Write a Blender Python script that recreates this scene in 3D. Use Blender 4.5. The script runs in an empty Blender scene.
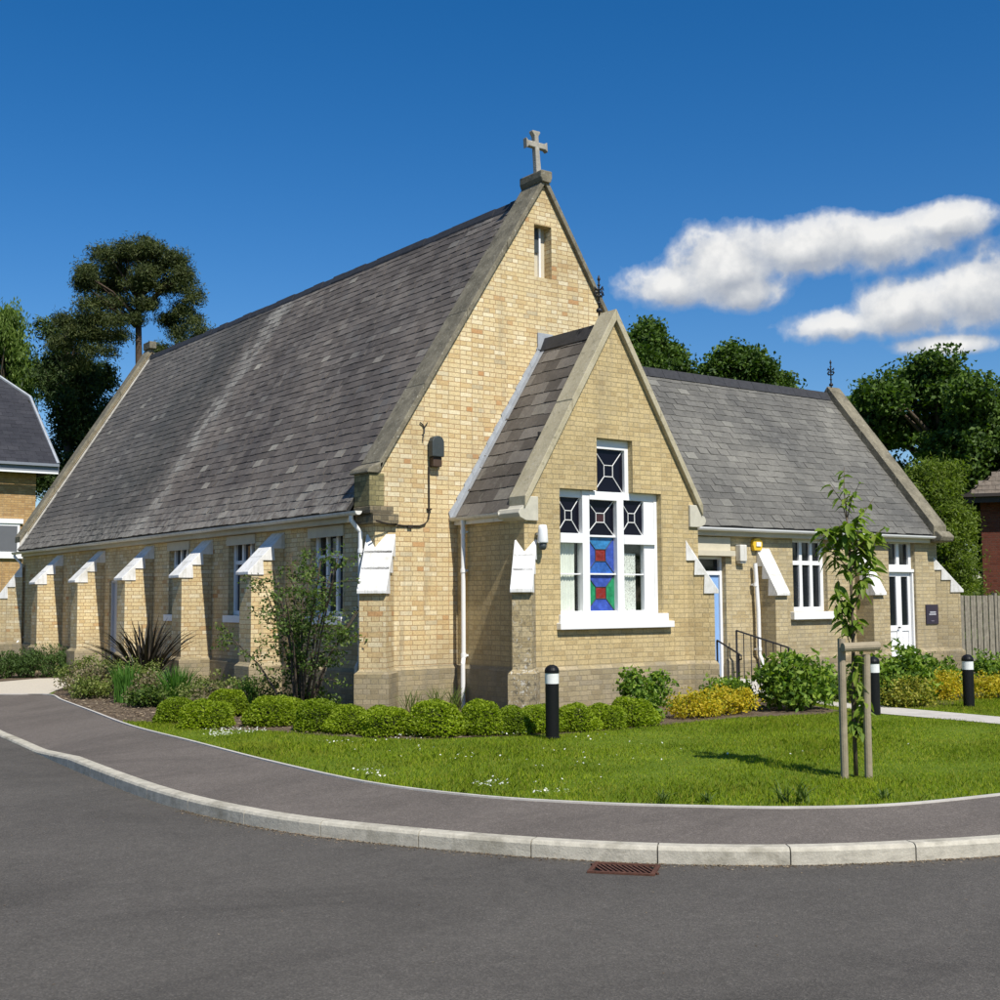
import bpy, math, random
import numpy as np
from mathutils import Vector as V3, Matrix
from mathutils.geometry import tessellate_polygon

random.seed(7); RNG = np.random.default_rng(7)
S = bpy.context.scene
COL = S.collection

# ------------------------------------------------------------------ helpers
class MB:
    """collects polygons (several materials) and links them as ONE mesh object"""
    def __init__(s): s.v = []; s.f = []; s.m = []
    def add(s, vs, fs, m=0):
        o = len(s.v); s.v += [tuple(map(float, p)) for p in vs]
        s.f += [tuple(i + o for i in f) for f in fs]; s.m += [m] * len(fs)
    def box(s, x0, x1, y0, y1, z0, z1, m=0):
        s.lbox((0, 0, 0), (1, 0, 0), (0, 1, 0), (0, 0, 1), x0, x1, y0, y1, z0, z1, m)
    def lbox(s, O, U, W, N, u0, u1, w0, w1, n0, n1, m=0):
        O, U, W, N = V3(O), V3(U), V3(W), V3(N)
        vs = [O + U * a + W * b + N * c for c in (n0, n1) for b in (w0, w1) for a in (u0, u1)]
        fs = [(0, 2, 3, 1), (4, 5, 7, 6), (0, 1, 5, 4), (2, 6, 7, 3), (0, 4, 6, 2), (1, 3, 7, 5)]
        if U.cross(W).dot(N) < 0: fs = [tuple(reversed(f)) for f in fs]
        s.add(vs, fs, m)
    def prism(s, poly, to3, d0, d1, m=0):
        """2-D polygon swept between depths d0, d1; to3(a,b,d) -> point"""
        n = len(poly)
        vs = [to3(a, b, d0) for a, b in poly] + [to3(a, b, d1) for a, b in poly]
        fs = [(i, (i + 1) % n, n + (i + 1) % n, n + i) for i in range(n)]
        tri = tessellate_polygon([[V3((a, b, 0)) for a, b in poly]])
        fs += [tuple(t) for t in tri] + [tuple(n + i for i in reversed(t)) for t in tri]
        s.add(vs, fs, m)
    def wall(s, outline, holes, to3, depth, reveal, m=0, mr=None):
        """front sheet with real openings, reveals behind them, edges going back by depth"""
        loops = [outline] + holes
        flat = [p for l in loops for p in l]
        tri = tessellate_polygon([[V3((a, b, 0)) for a, b in l] for l in loops])
        s.add([to3(a, b, 0) for a, b in flat], [tuple(t) for t in tri], m)
        for l, dd, mm in [(outline, depth, m)] + [(h, reveal, m if mr is None else mr) for h in holes]:
            n = len(l)
            s.add([to3(a, b, 0) for a, b in l] + [to3(a, b, dd) for a, b in l],
                  [(i, (i + 1) % n, n + (i + 1) % n, n + i) for i in range(n)], mm)
    def tube(s, pts, rad, seg=8, m=0, cap=True):
        pts = [V3(p) for p in pts]; n = len(pts)
        if not hasattr(rad, '__len__'): rad = [rad] * n
        vs = []
        for i, p in enumerate(pts):
            t = (pts[min(i + 1, n - 1)] - pts[max(i - 1, 0)]).normalized()
            a = t.cross(V3((0.31, 0.17, 0.93)) if abs(t.z) < .9 else V3((1, .1, 0))).normalized(); b = t.cross(a)
            for k in range(seg):
                q = 2 * math.pi * k / seg
                vs.append(p + (a * math.cos(q) + b * math.sin(q)) * rad[i])
        fs = [(i * seg + k, i * seg + (k + 1) % seg, (i + 1) * seg + (k + 1) % seg, (i + 1) * seg + k)
              for i in range(n - 1) for k in range(seg)]
        if cap: fs += [tuple(range(seg))[::-1], tuple((n - 1) * seg + k for k in range(seg))]
        s.add(vs, fs, m)
    def lathe(s, c, prof, seg=16, m=0):
        c = V3(c); vs = []; n = len(prof)
        for r, z in prof:
            for k in range(seg):
                q = 2 * math.pi * k / seg; vs.append(c + V3((r * math.cos(q), r * math.sin(q), z)))
        fs = [(i * seg + k, i * seg + (k + 1) % seg, (i + 1) * seg + (k + 1) % seg, (i + 1) * seg + k)
              for i in range(n - 1) for k in range(seg)]
        fs += [tuple(range(seg))[::-1], tuple((n - 1) * seg + k for k in range(seg))]
        s.add(vs, fs, m)
    def build(s, name, mats, parent=None, smooth=False, bevel=0, fixn=True):
        me = bpy.data.meshes.new(name); me.from_pydata(s.v, [], s.f)
        if not isinstance(mats, (list, tuple)): mats = [mats]
        for m in mats: me.materials.append(m)
        me.polygons.foreach_set('material_index', s.m)
        if fixn:
            import bmesh
            bm = bmesh.new(); bm.from_mesh(me); bmesh.ops.recalc_face_normals(bm, faces=bm.faces); bm.to_mesh(me); bm.free()
        boxuv(me)
        if smooth: me.polygons.foreach_set('use_smooth', [True] * len(me.polygons))
        o = bpy.data.objects.new(name, me); COL.objects.link(o)
        if parent: o.parent = parent; o.matrix_parent_inverse = Matrix.Translation(parent.location).inverted() if parent.type == 'EMPTY' and parent.parent is None else Matrix.Identity(4)
        if bevel:
            b = o.modifiers.new('edge', 'BEVEL'); b.width = bevel; b.segments = 2; b.limit_method = 'ANGLE'; b.angle_limit = .7
        return o

def boxuv(me):
    """uv in metres: u along the horizontal of each face, v up its slope"""
    uv = me.uv_layers.new(name='UVMap'); n = len(me.loops)
    co = np.empty(len(me.vertices) * 3, np.float32); me.vertices.foreach_get('co', co); co = co.reshape(-1, 3)
    li = np.empty(n, np.int32); me.loops.foreach_get('vertex_index', li)
    P = len(me.polygons); tot = np.empty(P, np.int32); me.polygons.foreach_get('loop_total', tot)
    nr = np.empty(P * 3, np.float32); me.polygons.foreach_get('normal', nr); nr = np.repeat(nr.reshape(-1, 3), tot, axis=0)
    t = np.stack([-nr[:, 1], nr[:, 0], np.zeros(n, np.float32)], 1); L = np.linalg.norm(t, axis=1)
    flat = L < .2; t[flat] = (1, 0, 0); L[flat] = 1; t /= L[:, None]
    b = np.cross(nr, t); b[flat] = (0, 1, 0)
    p = co[li]
    uv.data.foreach_set('uv', np.stack([(p * t).sum(1), (p * b).sum(1)], 1).astype(np.float32).ravel())

def npmesh(name, verts, faces, mat, parent=None, midx=None):
    """fast mesh from numpy arrays (faces: N x k)"""
    me = bpy.data.meshes.new(name); k = faces.shape[1]
    me.vertices.add(len(verts)); me.vertices.foreach_set('co', verts.astype(np.float32).ravel())
    me.loops.add(faces.size); me.loops.foreach_set('vertex_index', faces.astype(np.int32).ravel())
    me.polygons.add(len(faces)); me.polygons.foreach_set('loop_start', np.arange(0, faces.size, k, dtype=np.int32))
    me.polygons.foreach_set('loop_total', np.full(len(faces), k, np.int32))
    for m in (mat if isinstance(mat, (list, tuple)) else [mat]): me.materials.append(m)
    if midx is not None: me.polygons.foreach_set('material_index', midx.astype(np.int32))
    me.update(calc_edges=True)
    o = bpy.data.objects.new(name, me); COL.objects.link(o)
    if parent: o.parent = parent
    return o

def tag(o, label=None, cat=None, group=None, kind=None):
    if label: o['label'] = label
    if cat: o['category'] = cat
    if group: o['group'] = group
    if kind: o['kind'] = kind
    return o
def thing(name, label, cat, loc=(0, 0, 0), group=None, rz=0):
    o = bpy.data.objects.new(name, None); COL.objects.link(o); o.location = loc; o.rotation_euler.z = rz
    o.empty_display_size = .2
    return tag(o, label, cat, group)
def copy_tree(o, parent=None):
    c = o.copy(); COL.objects.link(c)
    if parent: c.parent = parent
    for ch in [x for x in o.children]: copy_tree(ch, c)
    return c

# ------------------------------------------------------------------ materials
def new(name, rough=.8, spec=.3):
    m = bpy.data.materials.new(name); m.use_nodes = True
    nt = m.node_tree; p = nt.nodes['Principled BSDF']
    p.inputs['Roughness'].default_value = rough; p.inputs['Specular IOR Level'].default_value = spec
    return m, nt, p
def N(nt, t, **kw):
    n = nt.nodes.new(t)
    for k, v in kw.items():
        if k in n.inputs: n.inputs[k].default_value = v
        else: setattr(n, k, v)
    return n
def ramp(nt, fac, stops, interp='LINEAR'):
    r = nt.nodes.new('ShaderNodeValToRGB'); e = r.color_ramp.elements; r.color_ramp.interpolation = interp
    while len(e) < len(stops): e.new(.5)
    for i, (p, c) in enumerate(stops): e[i].position = p; e[i].color = (*c, 1) if len(c) == 3 else c
    nt.links.new(fac, r.inputs[0]); return r.outputs[0]
def mix(nt, fac, a, b, mode='MIX'):
    n = nt.nodes.new('ShaderNodeMix'); n.data_type = 'RGBA'; n.blend_type = mode
    for s, v in ((n.inputs[0], fac), (n.inputs[6], a), (n.inputs[7], b)):
        if hasattr(v, 'links'): nt.links.new(v, s)
        elif isinstance(v, (int, float)): s.default_value = v
        else: s.default_value = (*v, 1)
    return n.outputs[2]
def noise(nt, scale, vec=None, detail=4, rough=.6, out='Fac', dist=0):
    n = N(nt, 'ShaderNodeTexNoise', Scale=scale, Detail=detail, Roughness=rough, Distortion=dist)
    if vec is not None: nt.links.new(vec, n.inputs['Vector'])
    return n.outputs[out]
def objco(nt, scale=None):
    c = nt.nodes.new('ShaderNodeTexCoord').outputs['Object']
    if scale:
        mp = nt.nodes.new('ShaderNodeMapping'); mp.inputs['Scale'].default_value = scale; nt.links.new(c, mp.inputs[0]); c = mp.outputs[0]
    return c
def maths(nt, op, a, b=None, c=None, clamp=False):
    n = nt.nodes.new('ShaderNodeMath'); n.operation = op; n.use_clamp = clamp
    for i, v in enumerate((a, b, c)):
        if v is None: continue
        if hasattr(v, 'links'): nt.links.new(v, n.inputs[i])
        else: n.inputs[i].default_value = v
    return n.outputs[0]
def bump(nt, p, h, strength=.4, dist=.01):
    b = N(nt, 'ShaderNodeBump', Strength=strength, Distance=dist); nt.links.new(h, b.inputs['Height']); nt.links.new(b.outputs[0], p.inputs['Normal'])

def brick(name, stops, mortar, stain=(.16, .145, .11), stain_amt=.5, bw=.225, bh=.075):
    m, nt, p = new(name, .9, .15)
    uv = nt.nodes.new('ShaderNodeUVMap').outputs[0]
    wob = noise(nt, 1.2, uv, 2, .5, 'Color'); sub = N(nt, 'ShaderNodeVectorMath', operation='MULTIPLY_ADD')
    nt.links.new(wob, sub.inputs[0]); sub.inputs[1].default_value = (.03, .018, 0); nt.links.new(uv, sub.inputs[2])
    b = N(nt, 'ShaderNodeTexBrick', Scale=1, **{'Mortar Size': .006, 'Mortar Smooth': .3, 'Brick Width': bw, 'Row Height': bh, 'Color1': (0, 0, 0, 1), 'Color2': (1, 1, 1, 1), 'Mortar': (0, 0, 0, 1)}); b.squash = .52; b.squash_frequency = 2
    nt.links.new(sub.outputs[0], b.inputs['Vector'])
    c = ramp(nt, b.outputs['Color'], stops, 'CONSTANT' if False else 'LINEAR')
    oc = objco(nt)
    g = noise(nt, 38, oc, 5, .7)
    c = mix(nt, .75, c, ramp(nt, g, [(.3, (.66, .63, .58)), (.7, (1.27, 1.23, 1.16))]), 'MULTIPLY')
    big = noise(nt, .9, objco(nt, (1, 1, .35)), 6, .68)
    c = mix(nt, maths(nt, 'MULTIPLY', ramp(nt, big, [(.5, (0, 0, 0)), (.74, (1, 1, 1))]), stain_amt), c, stain)
    sz = nt.nodes.new('ShaderNodeSeparateXYZ'); nt.links.new(oc, sz.inputs[0])
    wide = noise(nt, .45, oc, 5, .65, dist=.4)
    c = mix(nt, .9, c, ramp(nt, wide, [(.32, (.78, .78, .8)), (.5, (1, 1, 1)), (.7, (1.1, 1.09, 1.06))]), 'MULTIPLY')
    damp = maths(nt, 'MULTIPLY', ramp(nt, maths(nt, 'DIVIDE', maths(nt, 'ADD', sz.outputs['Z'], maths(nt, 'MULTIPLY', maths(nt, 'SUBTRACT', noise(nt, 2.2, oc, 5, .7), .5), 1.6)), 1.5), [(.1, (1,) * 3), (.75, (0, 0, 0))]), .38)
    c = mix(nt, damp, c, tuple(x * 1.1 for x in stain))
    run = ramp(nt, noise(nt, 1.0, objco(nt, (3.5, 3.5, .28)), 6, .7), [(.56, (0, 0, 0)), (.72, (.5,) * 3)])
    c = mix(nt, run, c, tuple(x * 1.25 for x in stain))
    mc = mix(nt, .6, mortar, ramp(nt, g, [(.3, (.6, .6, .6)), (.7, (1.2, 1.2, 1.2))]), 'MULTIPLY')
    mf = maths(nt, 'MULTIPLY', b.outputs['Fac'], ramp(nt, noise(nt, 7, oc, 4, .6), [(.35, (.2,) * 3), (.64, (.85,) * 3)]))
    c = mix(nt, mf, c, mc)
    nt.links.new(c, p.inputs['Base Color'])
    h = maths(nt, 'ADD', maths(nt, 'MULTIPLY', b.outputs['Fac'], -1.0), maths(nt, 'MULTIPLY', g, .5))
    h = maths(nt, 'ADD', h, maths(nt, 'MULTIPLY', b.outputs['Color'], .35))
    bump(nt, p, h, .7, .012)
    return m
M = {}
M['brick_nave'] = brick('buff_brick_golden', [(0, (.5, .28, .13)), (.03, (.56, .42, .22)), (.25, (.62, .5, .28)), (.5, (.67, .56, .34)), (.75, (.61, .5, .295)), (.95, (.74, .66, .46)), (1, (.46, .39, .25))], (.36, .29, .18), stain_amt=.35)
M['brick_porch'] = brick('buff_brick_pale', [(0, (.43, .33, .17)), (.3, (.51, .405, .215)), (.7, (.555, .445, .245)), (1, (.47, .38, .22))], (.33, .28, .17), stain_amt=.25)
M['brick_annex'] = brick('buff_brick_stone', [(0, (.41, .33, .19)), (.4, (.48, .4, .24)), (.8, (.52, .44, .28)), (1, (.39, .33, .21))], (.34, .3, .22), stain_amt=.3)
M['brick_plinth'] = brick('weathered_plinth_brick', [(0, (.3, .24, .14)), (.3, (.4, .33, .19)), (.7, (.46, .38, .24)), (1, (.34, .29, .2))], (.3, .26, .18), stain=(.17, .155, .115), stain_amt=.8)
M['brick_kneeler'] = brick('dark_weathered_brick', [(0, (.1, .085, .06)), (.5, (.2, .17, .11)), (1, (.28, .23, .15))], (.15, .135, .1), stain=(.07, .065, .055), stain_amt=.8)
M['brick_moss'] = brick('mossy_buff_brick', [(0, (.17, .15, .08)), (.5, (.27, .24, .12)), (1, (.34, .3, .16))], (.17, .16, .09), stain=(.085, .085, .045), stain_amt=.8)
M['brick_lichen'] = brick('lichen_spotted_brick', [(0, (.34, .27, .15)), (.5, (.44, .36, .21)), (1, (.48, .4, .25))], (.3, .26, .18), stain=(.17, .15, .11), stain_amt=.7)
def spots(m, col, sc, z0, z1):
    nt = m.node_tree; p = nt.nodes['Principled BSDF']; src = p.inputs['Base Color'].links[0].from_socket; oc = objco(nt)
    sx = nt.nodes.new('ShaderNodeSeparateXYZ'); nt.links.new(oc, sx.inputs[0])
    lo = ramp(nt, maths(nt, 'DIVIDE', maths(nt, 'SUBTRACT', sx.outputs['Z'], z0), z1 - z0), [(0, (1,) * 3), (1, (.12,) * 3)])
    dk = ramp(nt, noise(nt, sc * .8, oc, 5, .75), [(.5, (0, 0, 0)), (.6, (.8,) * 3)]); c = mix(nt, maths(nt, 'MULTIPLY', dk, lo), src, (.1, .09, .065))
    wt = ramp(nt, noise(nt, sc, oc, 4, .6, dist=.8), [(.58, (0, 0, 0)), (.64, (.9,) * 3)]); nt.links.new(mix(nt, maths(nt, 'MULTIPLY', wt, lo), c, col), p.inputs['Base Color'])
spots(M['brick_lichen'], (.55, .52, .44), 17, .5, 2.4)
M['brick_modern'] = brick('orange_buff_brick', [(0, (.36, .22, .1)), (.5, (.44, .29, .13)), (1, (.5, .34, .17))], (.32, .26, .18), stain_amt=.1)
M['brick_red'] = brick('dark_red_brick_tree_shade', [(0, (.1, .03, .02)), (.5, (.15, .045, .028)), (1, (.13, .05, .035))], (.12, .1, .08), stain=(.08, .03, .02), stain_amt=.3)  # red brick darkened further, shade of the trees put into the colour

def slate(name, a, b, c, patch, streak=0.0):
    m, nt, p = new(name, .7, .16)
    r = nt.nodes.new('ShaderNodeNewGeometry').outputs['Random Per Island']
    col = ramp(nt, r, [(0, a), (.5, b), (.95, c), (.985, tuple((x + y) / 2 for x, y in zip(c, patch))), (1, patch)])
    oc = objco(nt)
    g = noise(nt, 22, oc, 5, .7)
    col = mix(nt, .7, col, ramp(nt, g, [(.3, (.65, .65, .66)), (.72, (1.3, 1.3, 1.27))]), 'MULTIPLY')
    big = noise(nt, .5, oc, 4, .6)
    col = mix(nt, .8, col, ramp(nt, big, [(.33, (.6, .6, .61)), (.66, (1.32, 1.29, 1.22))]), 'MULTIPLY')
    lich = noise(nt, 4.5, oc, 6, .75, dist=.6)
    big2 = noise(nt, .3, oc, 2, .5)
    f = maths(nt, 'MULTIPLY', ramp(nt, lich, [(.56, (0, 0, 0)), (.7, (1, 1, 1))]), ramp(nt, big2, [(.45, (.1, .1, .1)), (.62, (.8, .8, .8))]))
    col = mix(nt, f, col, patch)
    if streak:      # lichen run washed down the slope from the ridge, in the slope's own metres
        sx = nt.nodes.new('ShaderNodeSeparateXYZ'); nt.links.new(oc, sx.inputs[0])
        Y_, Z_ = sx.outputs['Y'], sx.outputs['Z']
        wn = maths(nt, 'SUBTRACT', noise(nt, 1.3, objco(nt, (1, 1, .4)), 5, .65), .5)
        d = maths(nt, 'ABSOLUTE', maths(nt, 'SUBTRACT', maths(nt, 'ADD', Y_, maths(nt, 'MULTIPLY', wn, 1.6)), 9.35))
        k = ramp(nt, d, [(0, (1, 1, 1)), (.25, (.8,) * 3), (.7, (0, 0, 0))])
        k = maths(nt, 'MULTIPLY', k, ramp(nt, noise(nt, 11, oc, 5, .75), [(.34, (.2,) * 3), (.54, (1,) * 3)]))
        d2 = maths(nt, 'ABSOLUTE', maths(nt, 'SUBTRACT', maths(nt, 'ADD', Y_, maths(nt, 'MULTIPLY', wn, 3.5)), 11.4))
        k2 = maths(nt, 'MULTIPLY', ramp(nt, maths(nt, 'DIVIDE', d2, 2.0), [(0, (.8,) * 3), (.5, (.65,) * 3), (1, (0, 0, 0))]), ramp(nt, noise(nt, 2.4, oc, 5, .7), [(.35, (.25,) * 3), (.6, (1,) * 3)]))
        col = mix(nt, k2, col, (.04, .04, .034))
        k4 = ramp(nt, maths(nt, 'DIVIDE', maths(nt, 'SUBTRACT', Y_, 9.0), 4), [(0, (0, 0, 0)), (1, (.35,) * 3)])
        col = mix(nt, k4, col, (.13, .13, .12))
        wn2 = nt.nodes.new('ShaderNodeTexWhiteNoise'); wn2.noise_dimensions = '1D'; nt.links.new(maths(nt, 'MULTIPLY', r, 913.7), wn2.inputs['W'])
        ks = ramp(nt, wn2.outputs['Value'], [(.2, (.2,) * 3), (.5, (.75,) * 3), (.75, (1.15,) * 3)])
        k = maths(nt, 'MULTIPLY', k, ks)
        k5 = maths(nt, 'MULTIPLY', ramp(nt, wn2.outputs['Value'], [(.8, (0, 0, 0)), (.95, (.5,) * 3)]), ramp(nt, noise(nt, .7, oc, 3, .6), [(.45, (0, 0, 0)), (.65, (1,) * 3)]))
        col = mix(nt, k5, col, (.15, .145, .135))
        col = mix(nt, maths(nt, 'MULTIPLY', k, streak, None, True), col, patch)
        k3 = maths(nt, 'MULTIPLY', ramp(nt, maths(nt, 'DIVIDE', maths(nt, 'SUBTRACT', Z_, 3.0), 1.2), [(0, (.8,) * 3), (.3, (.45,) * 3), (.7, (0, 0, 0))]), ramp(nt, noise(nt, 5, oc, 5, .75), [(.42, (0, 0, 0)), (.6, (1,) * 3)]))
        col = mix(nt, k3, col, patch)
    nt.links.new(col, p.inputs['Base Color'])
    nt.links.new(ramp(nt, g, [(.3, (.6,) * 3), (.7, (.85,) * 3)]), p.inputs['Roughness'])
    bump(nt, p, g, .35, .006)
    return m
M['slate_nave'] = slate('weathered_purple_grey_slate', (.104, .09, .079), (.132, .115, .102), (.165, .145, .128), (.3, .28, .24), 1.0)
M['slate_porch'] = slate('grey_brown_slate', (.085, .076, .068), (.125, .112, .1), (.18, .165, .148), (.25, .24, .2))
M['slate_annex'] = slate('blue_grey_slate', (.118, .115, .106), (.136, .132, .121), (.156, .152, .139), (.21, .205, .183))
M['slate_modern'] = slate('smooth_dark_slate', (.03, .031, .038), (.034, .035, .043), (.039, .04, .048), (.043, .044, .052))

def simple(name, col, rough=.7, spec=.3, var=.18, scale=8, bumpk=.15, metal=0, dirt=None, dirt_amt=.4):
    m, nt, p = new(name, rough, spec); p.inputs['Metallic'].default_value = metal
    oc = objco(nt); g = noise(nt, scale, oc, 6, .7)
    c = mix(nt, 1, col, ramp(nt, g, [(.28, (1 - var,) * 3), (.72, (1 + var,) * 3)]), 'MULTIPLY')
    if dirt:
        d = noise(nt, scale * .22, oc, 6, .72)
        c = mix(nt, maths(nt, 'MULTIPLY', ramp(nt, d, [(.5, (0, 0, 0)), (.68, (1, 1, 1))]), dirt_amt), c, dirt)
    nt.links.new(c, p.inputs['Base Color'])
    if bumpk: bump(nt, p, noise(nt, scale * 6, oc, 4, .7), bumpk, .01)
    return m
def stone(name, a, b, c, spots):
    m, nt, p = new(name, .92, .12); oc = objco(nt)
    col = ramp(nt, noise(nt, 3.2, oc, 7, .72), [(.3, a), (.5, b), (.7, c)])
    v = noise(nt, 26, oc, 5, .7)
    col = mix(nt, ramp(nt, v, [(.58, (0, 0, 0)), (.68, (.85,) * 3)]), col, spots)
    v2 = noise(nt, 9, oc, 5, .75)
    col = mix(nt, ramp(nt, v2, [(.56, (0, 0, 0)), (.7, (.7,) * 3)]), col, tuple(x * .5 for x in a))
    nt.links.new(col, p.inputs['Base Color']); bump(nt, p, v, .5, .012)
    return m
M['stone_nave'] = stone('lichen_grey_stone', (.1, .09, .065), (.18, .16, .115), (.27, .24, .17), (.42, .4, .33))
M['stone_porch'] = stone('pale_buff_stone', (.33, .29, .19), (.42, .37, .25), (.48, .43, .31), (.55, .52, .42))
M['stone_cross'] = stone('grey_cross_stone', (.26, .24, .2), (.34, .32, .27), (.42, .39, .33), (.5, .48, .43))
M['stone_block'] = simple('pale_stone_block', (.5, .47, .38), .85, .2, .12, 6, .2)
M['white'] = simple('white_gloss_paint', (.8, .8, .79), .45, .4, .03, 5, .05, dirt=(.6, .58, .52), dirt_amt=.15)
M['white_worn'] = simple('white_painted_stone', (.78, .77, .74), .75, .2, .07, 7, .3, dirt=(.45, .42, .34), dirt_amt=.55)
def streaks(m, col, amt, sc=(9, 9, .9)):
    nt = m.node_tree; p = nt.nodes['Principled BSDF']; src = p.inputs['Base Color'].links[0].from_socket
    k = ramp(nt, noise(nt, 1.6, objco(nt, sc), 5, .7), [(.5, (0, 0, 0)), (.66, (amt,) * 3)])
    nt.links.new(mix(nt, k, src, col), p.inputs['Base Color'])
streaks(M['white_worn'], (.4, .38, .29), .5)
M['gutter'] = simple('off_white_gutter_paint', (.68, .66, .6), .5, .35, .07, 6, .1, dirt=(.4, .37, .3), dirt_amt=.4)
M['soffit'] = simple('cream_fascia_paint', (.55, .5, .38), .7, .25, .08, 5, .1, dirt=(.35, .3, .22), dirt_amt=.3)
M['lead'] = simple('lead_flashing', (.34, .36, .38), .6, .4, .2, 7, .3)
M['iron'] = simple('black_iron', (.02, .02, .022), .5, .4, .2, 20, .2)
M['bollard'] = simple('black_painted_bollard', (.007, .007, .0075), .45, .25, .2, 12, .08)
M['band'] = simple('white_reflective_band', (.72, .72, .7), .5, .4, .06, 20, .08)
M['ridge'] = simple('dark_ridge_tile', (.035, .035, .038), .7, .3, .3, 9, .3)
M['lamp_dark'] = simple('dark_green_grey_metal', (.045, .055, .055), .5, .4, .15, 10, .1)
M['cable'] = simple('dark_cable', (.03, .024, .018), .7, .3)
M['blue'] = simple('light_blue_door_paint', (.24, .4, .68), .45, .4, .04, 4, .05)
M['greydoor'] = simple('grey_door_paint', (.42, .43, .45), .5, .35, .06, 4, .08)
M['yellow'] = simple('yellow_plastic', (.8, .5, .03), .4, .4, .04, 6, .03)
M['plaque'] = simple('dark_purple_plaque', (.035, .028, .045), .4, .4, .1, 15, .03)
M['plaque_text'] = simple('pale_lettering', (.55, .55, .58), .5, .3, .03, 15, 0)
M['concrete'] = simple('pale_concrete', (.5, .47, .42), .9, .2, .14, 5, .35, dirt=(.33, .31, .27), dirt_amt=.4)
M['kerb'] = simple('concrete_kerb', (.48, .445, .36), .9, .2, .2, 9, .5, dirt=(.22, .2, .15), dirt_amt=.8)
M['gravel'] = simple('bound_gravel_path', (.56, .5, .4), .95, .15, .2, 40, .6, dirt=(.42, .37, .29), dirt_amt=.3)
M['rust'] = simple('rusty_cast_iron', (.1, .045, .03), .85, .2, .45, 25, .5)
M['hole'] = simple('gully_shade_black', (.01, .01, .01), .95, .1, .2, 10, 0)
M['post_wood'] = simple('round_pine_stake', (.3, .25, .17), .85, .2, .22, 5, .3, dirt=(.17, .15, .11), dirt_amt=.5)
M['curtain'] = simple('pale_net_curtain', (.8, .79, .72), .9, .1, .08, 9, .2)
M['roofdeck'] = simple('roof_underlay', (.03, .03, .03), .95, .1, .1, 5, 0)
M['fascia_grey'] = simple('grey_blue_fascia', (.2, .22, .25), .5, .4, .05, 5, .05)
M['panel_grey'] = simple('mid_grey_panel', (.13, .135, .145), .4, .4, .05, 5, .05)
M['tile'] = simple('old_clay_tile', (.16, .13, .1), .9, .2, .35, 6, .5, dirt=(.24, .23, .19), dirt_amt=.6)

streaks(M['kerb'], (.24, .22, .17), .3, (2.5, 2.5, 14)); streaks(M['gutter'], (.35, .32, .25), .4)
def glass(name, col=(.012, .014, .018), rough=.04):
    m, nt, p = new(name, rough, .5); p.inputs['Base Color'].default_value = (*col, 1)
    oc = objco(nt); bump(nt, p, noise(nt, 1.6 if max(col) < .05 else 14, oc, 2, .5), .06 if max(col) < .05 else .3, .02)
    if max(col) > .05: nt.links.new(mix(nt, .9, col, ramp(nt, noise(nt, 9, oc, 5, .75), [(.3, (.45,) * 3), (.7, (1.35,) * 3)]), 'MULTIPLY'), p.inputs['Base Color'])
    return m
M['glass'] = glass('dark_window_glass')
M['glass_red'] = glass('red_stained_glass', (.25, .025, .02), .15)
M['glass_blue'] = glass('blue_stained_glass', (.03, .11, .38), .15)
M['glass_lightblue'] = glass('mid_blue_stained_glass', (.035, .2, .44), .15)
M['glass_cobalt'] = glass('cobalt_stained_glass', (.045, .09, .4), .15)
M['glass_green'] = glass('green_stained_glass', (.02, .24, .1), .15)
M['glass_darkred'] = glass('dark_red_stained_glass', (.045, .01, .01), .1)
M['glass_navy'] = glass('navy_stained_glass', (.006, .006, .012), .12)
M['glass_navy'].node_tree.nodes['Principled BSDF'].inputs['Specular IOR Level'].default_value = .16
def clear_glass():
    m = bpy.data.materials.new('clear_window_glass'); m.use_nodes = True; nt = m.node_tree; nt.nodes.clear()
    o = nt.nodes.new('ShaderNodeOutputMaterial'); mx = nt.nodes.new('ShaderNodeMixShader'); t = nt.nodes.new('ShaderNodeBsdfTransparent'); g = nt.nodes.new('ShaderNodeBsdfGlossy')
    g.inputs['Roughness'].default_value = .03; t.inputs[0].default_value = (.95, .97, .96, 1)
    lw = nt.nodes.new('ShaderNodeLayerWeight'); lw.inputs[0].default_value = .3
    nt.links.new(maths(nt, 'MULTIPLY_ADD', maths(nt, 'POWER', lw.outputs['Facing'], 3.0), .5, .05), mx.inputs[0]); nt.links.new(t.outputs[0], mx.inputs[1]); nt.links.new(g.outputs[0], mx.inputs[2]); nt.links.new(mx.outputs[0], o.inputs[0])
    return m
M['glass_clear'] = clear_glass()

def lace():
    m, nt, p = new('white_lace_net', .9, .1); uv = nt.nodes.new('ShaderNodeUVMap').outputs[0]
    v = N(nt, 'ShaderNodeTexVoronoi', Scale=17); nt.links.new(uv, v.inputs['Vector'])
    c = ramp(nt, v.outputs['Distance'], [(.3, (.85, .84, .8)), (.45, (.4, .39, .36)), (.55, (.78, .77, .72))])
    nt.links.new(c, p.inputs['Base Color']); return m
M['lace'] = lace()

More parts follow.
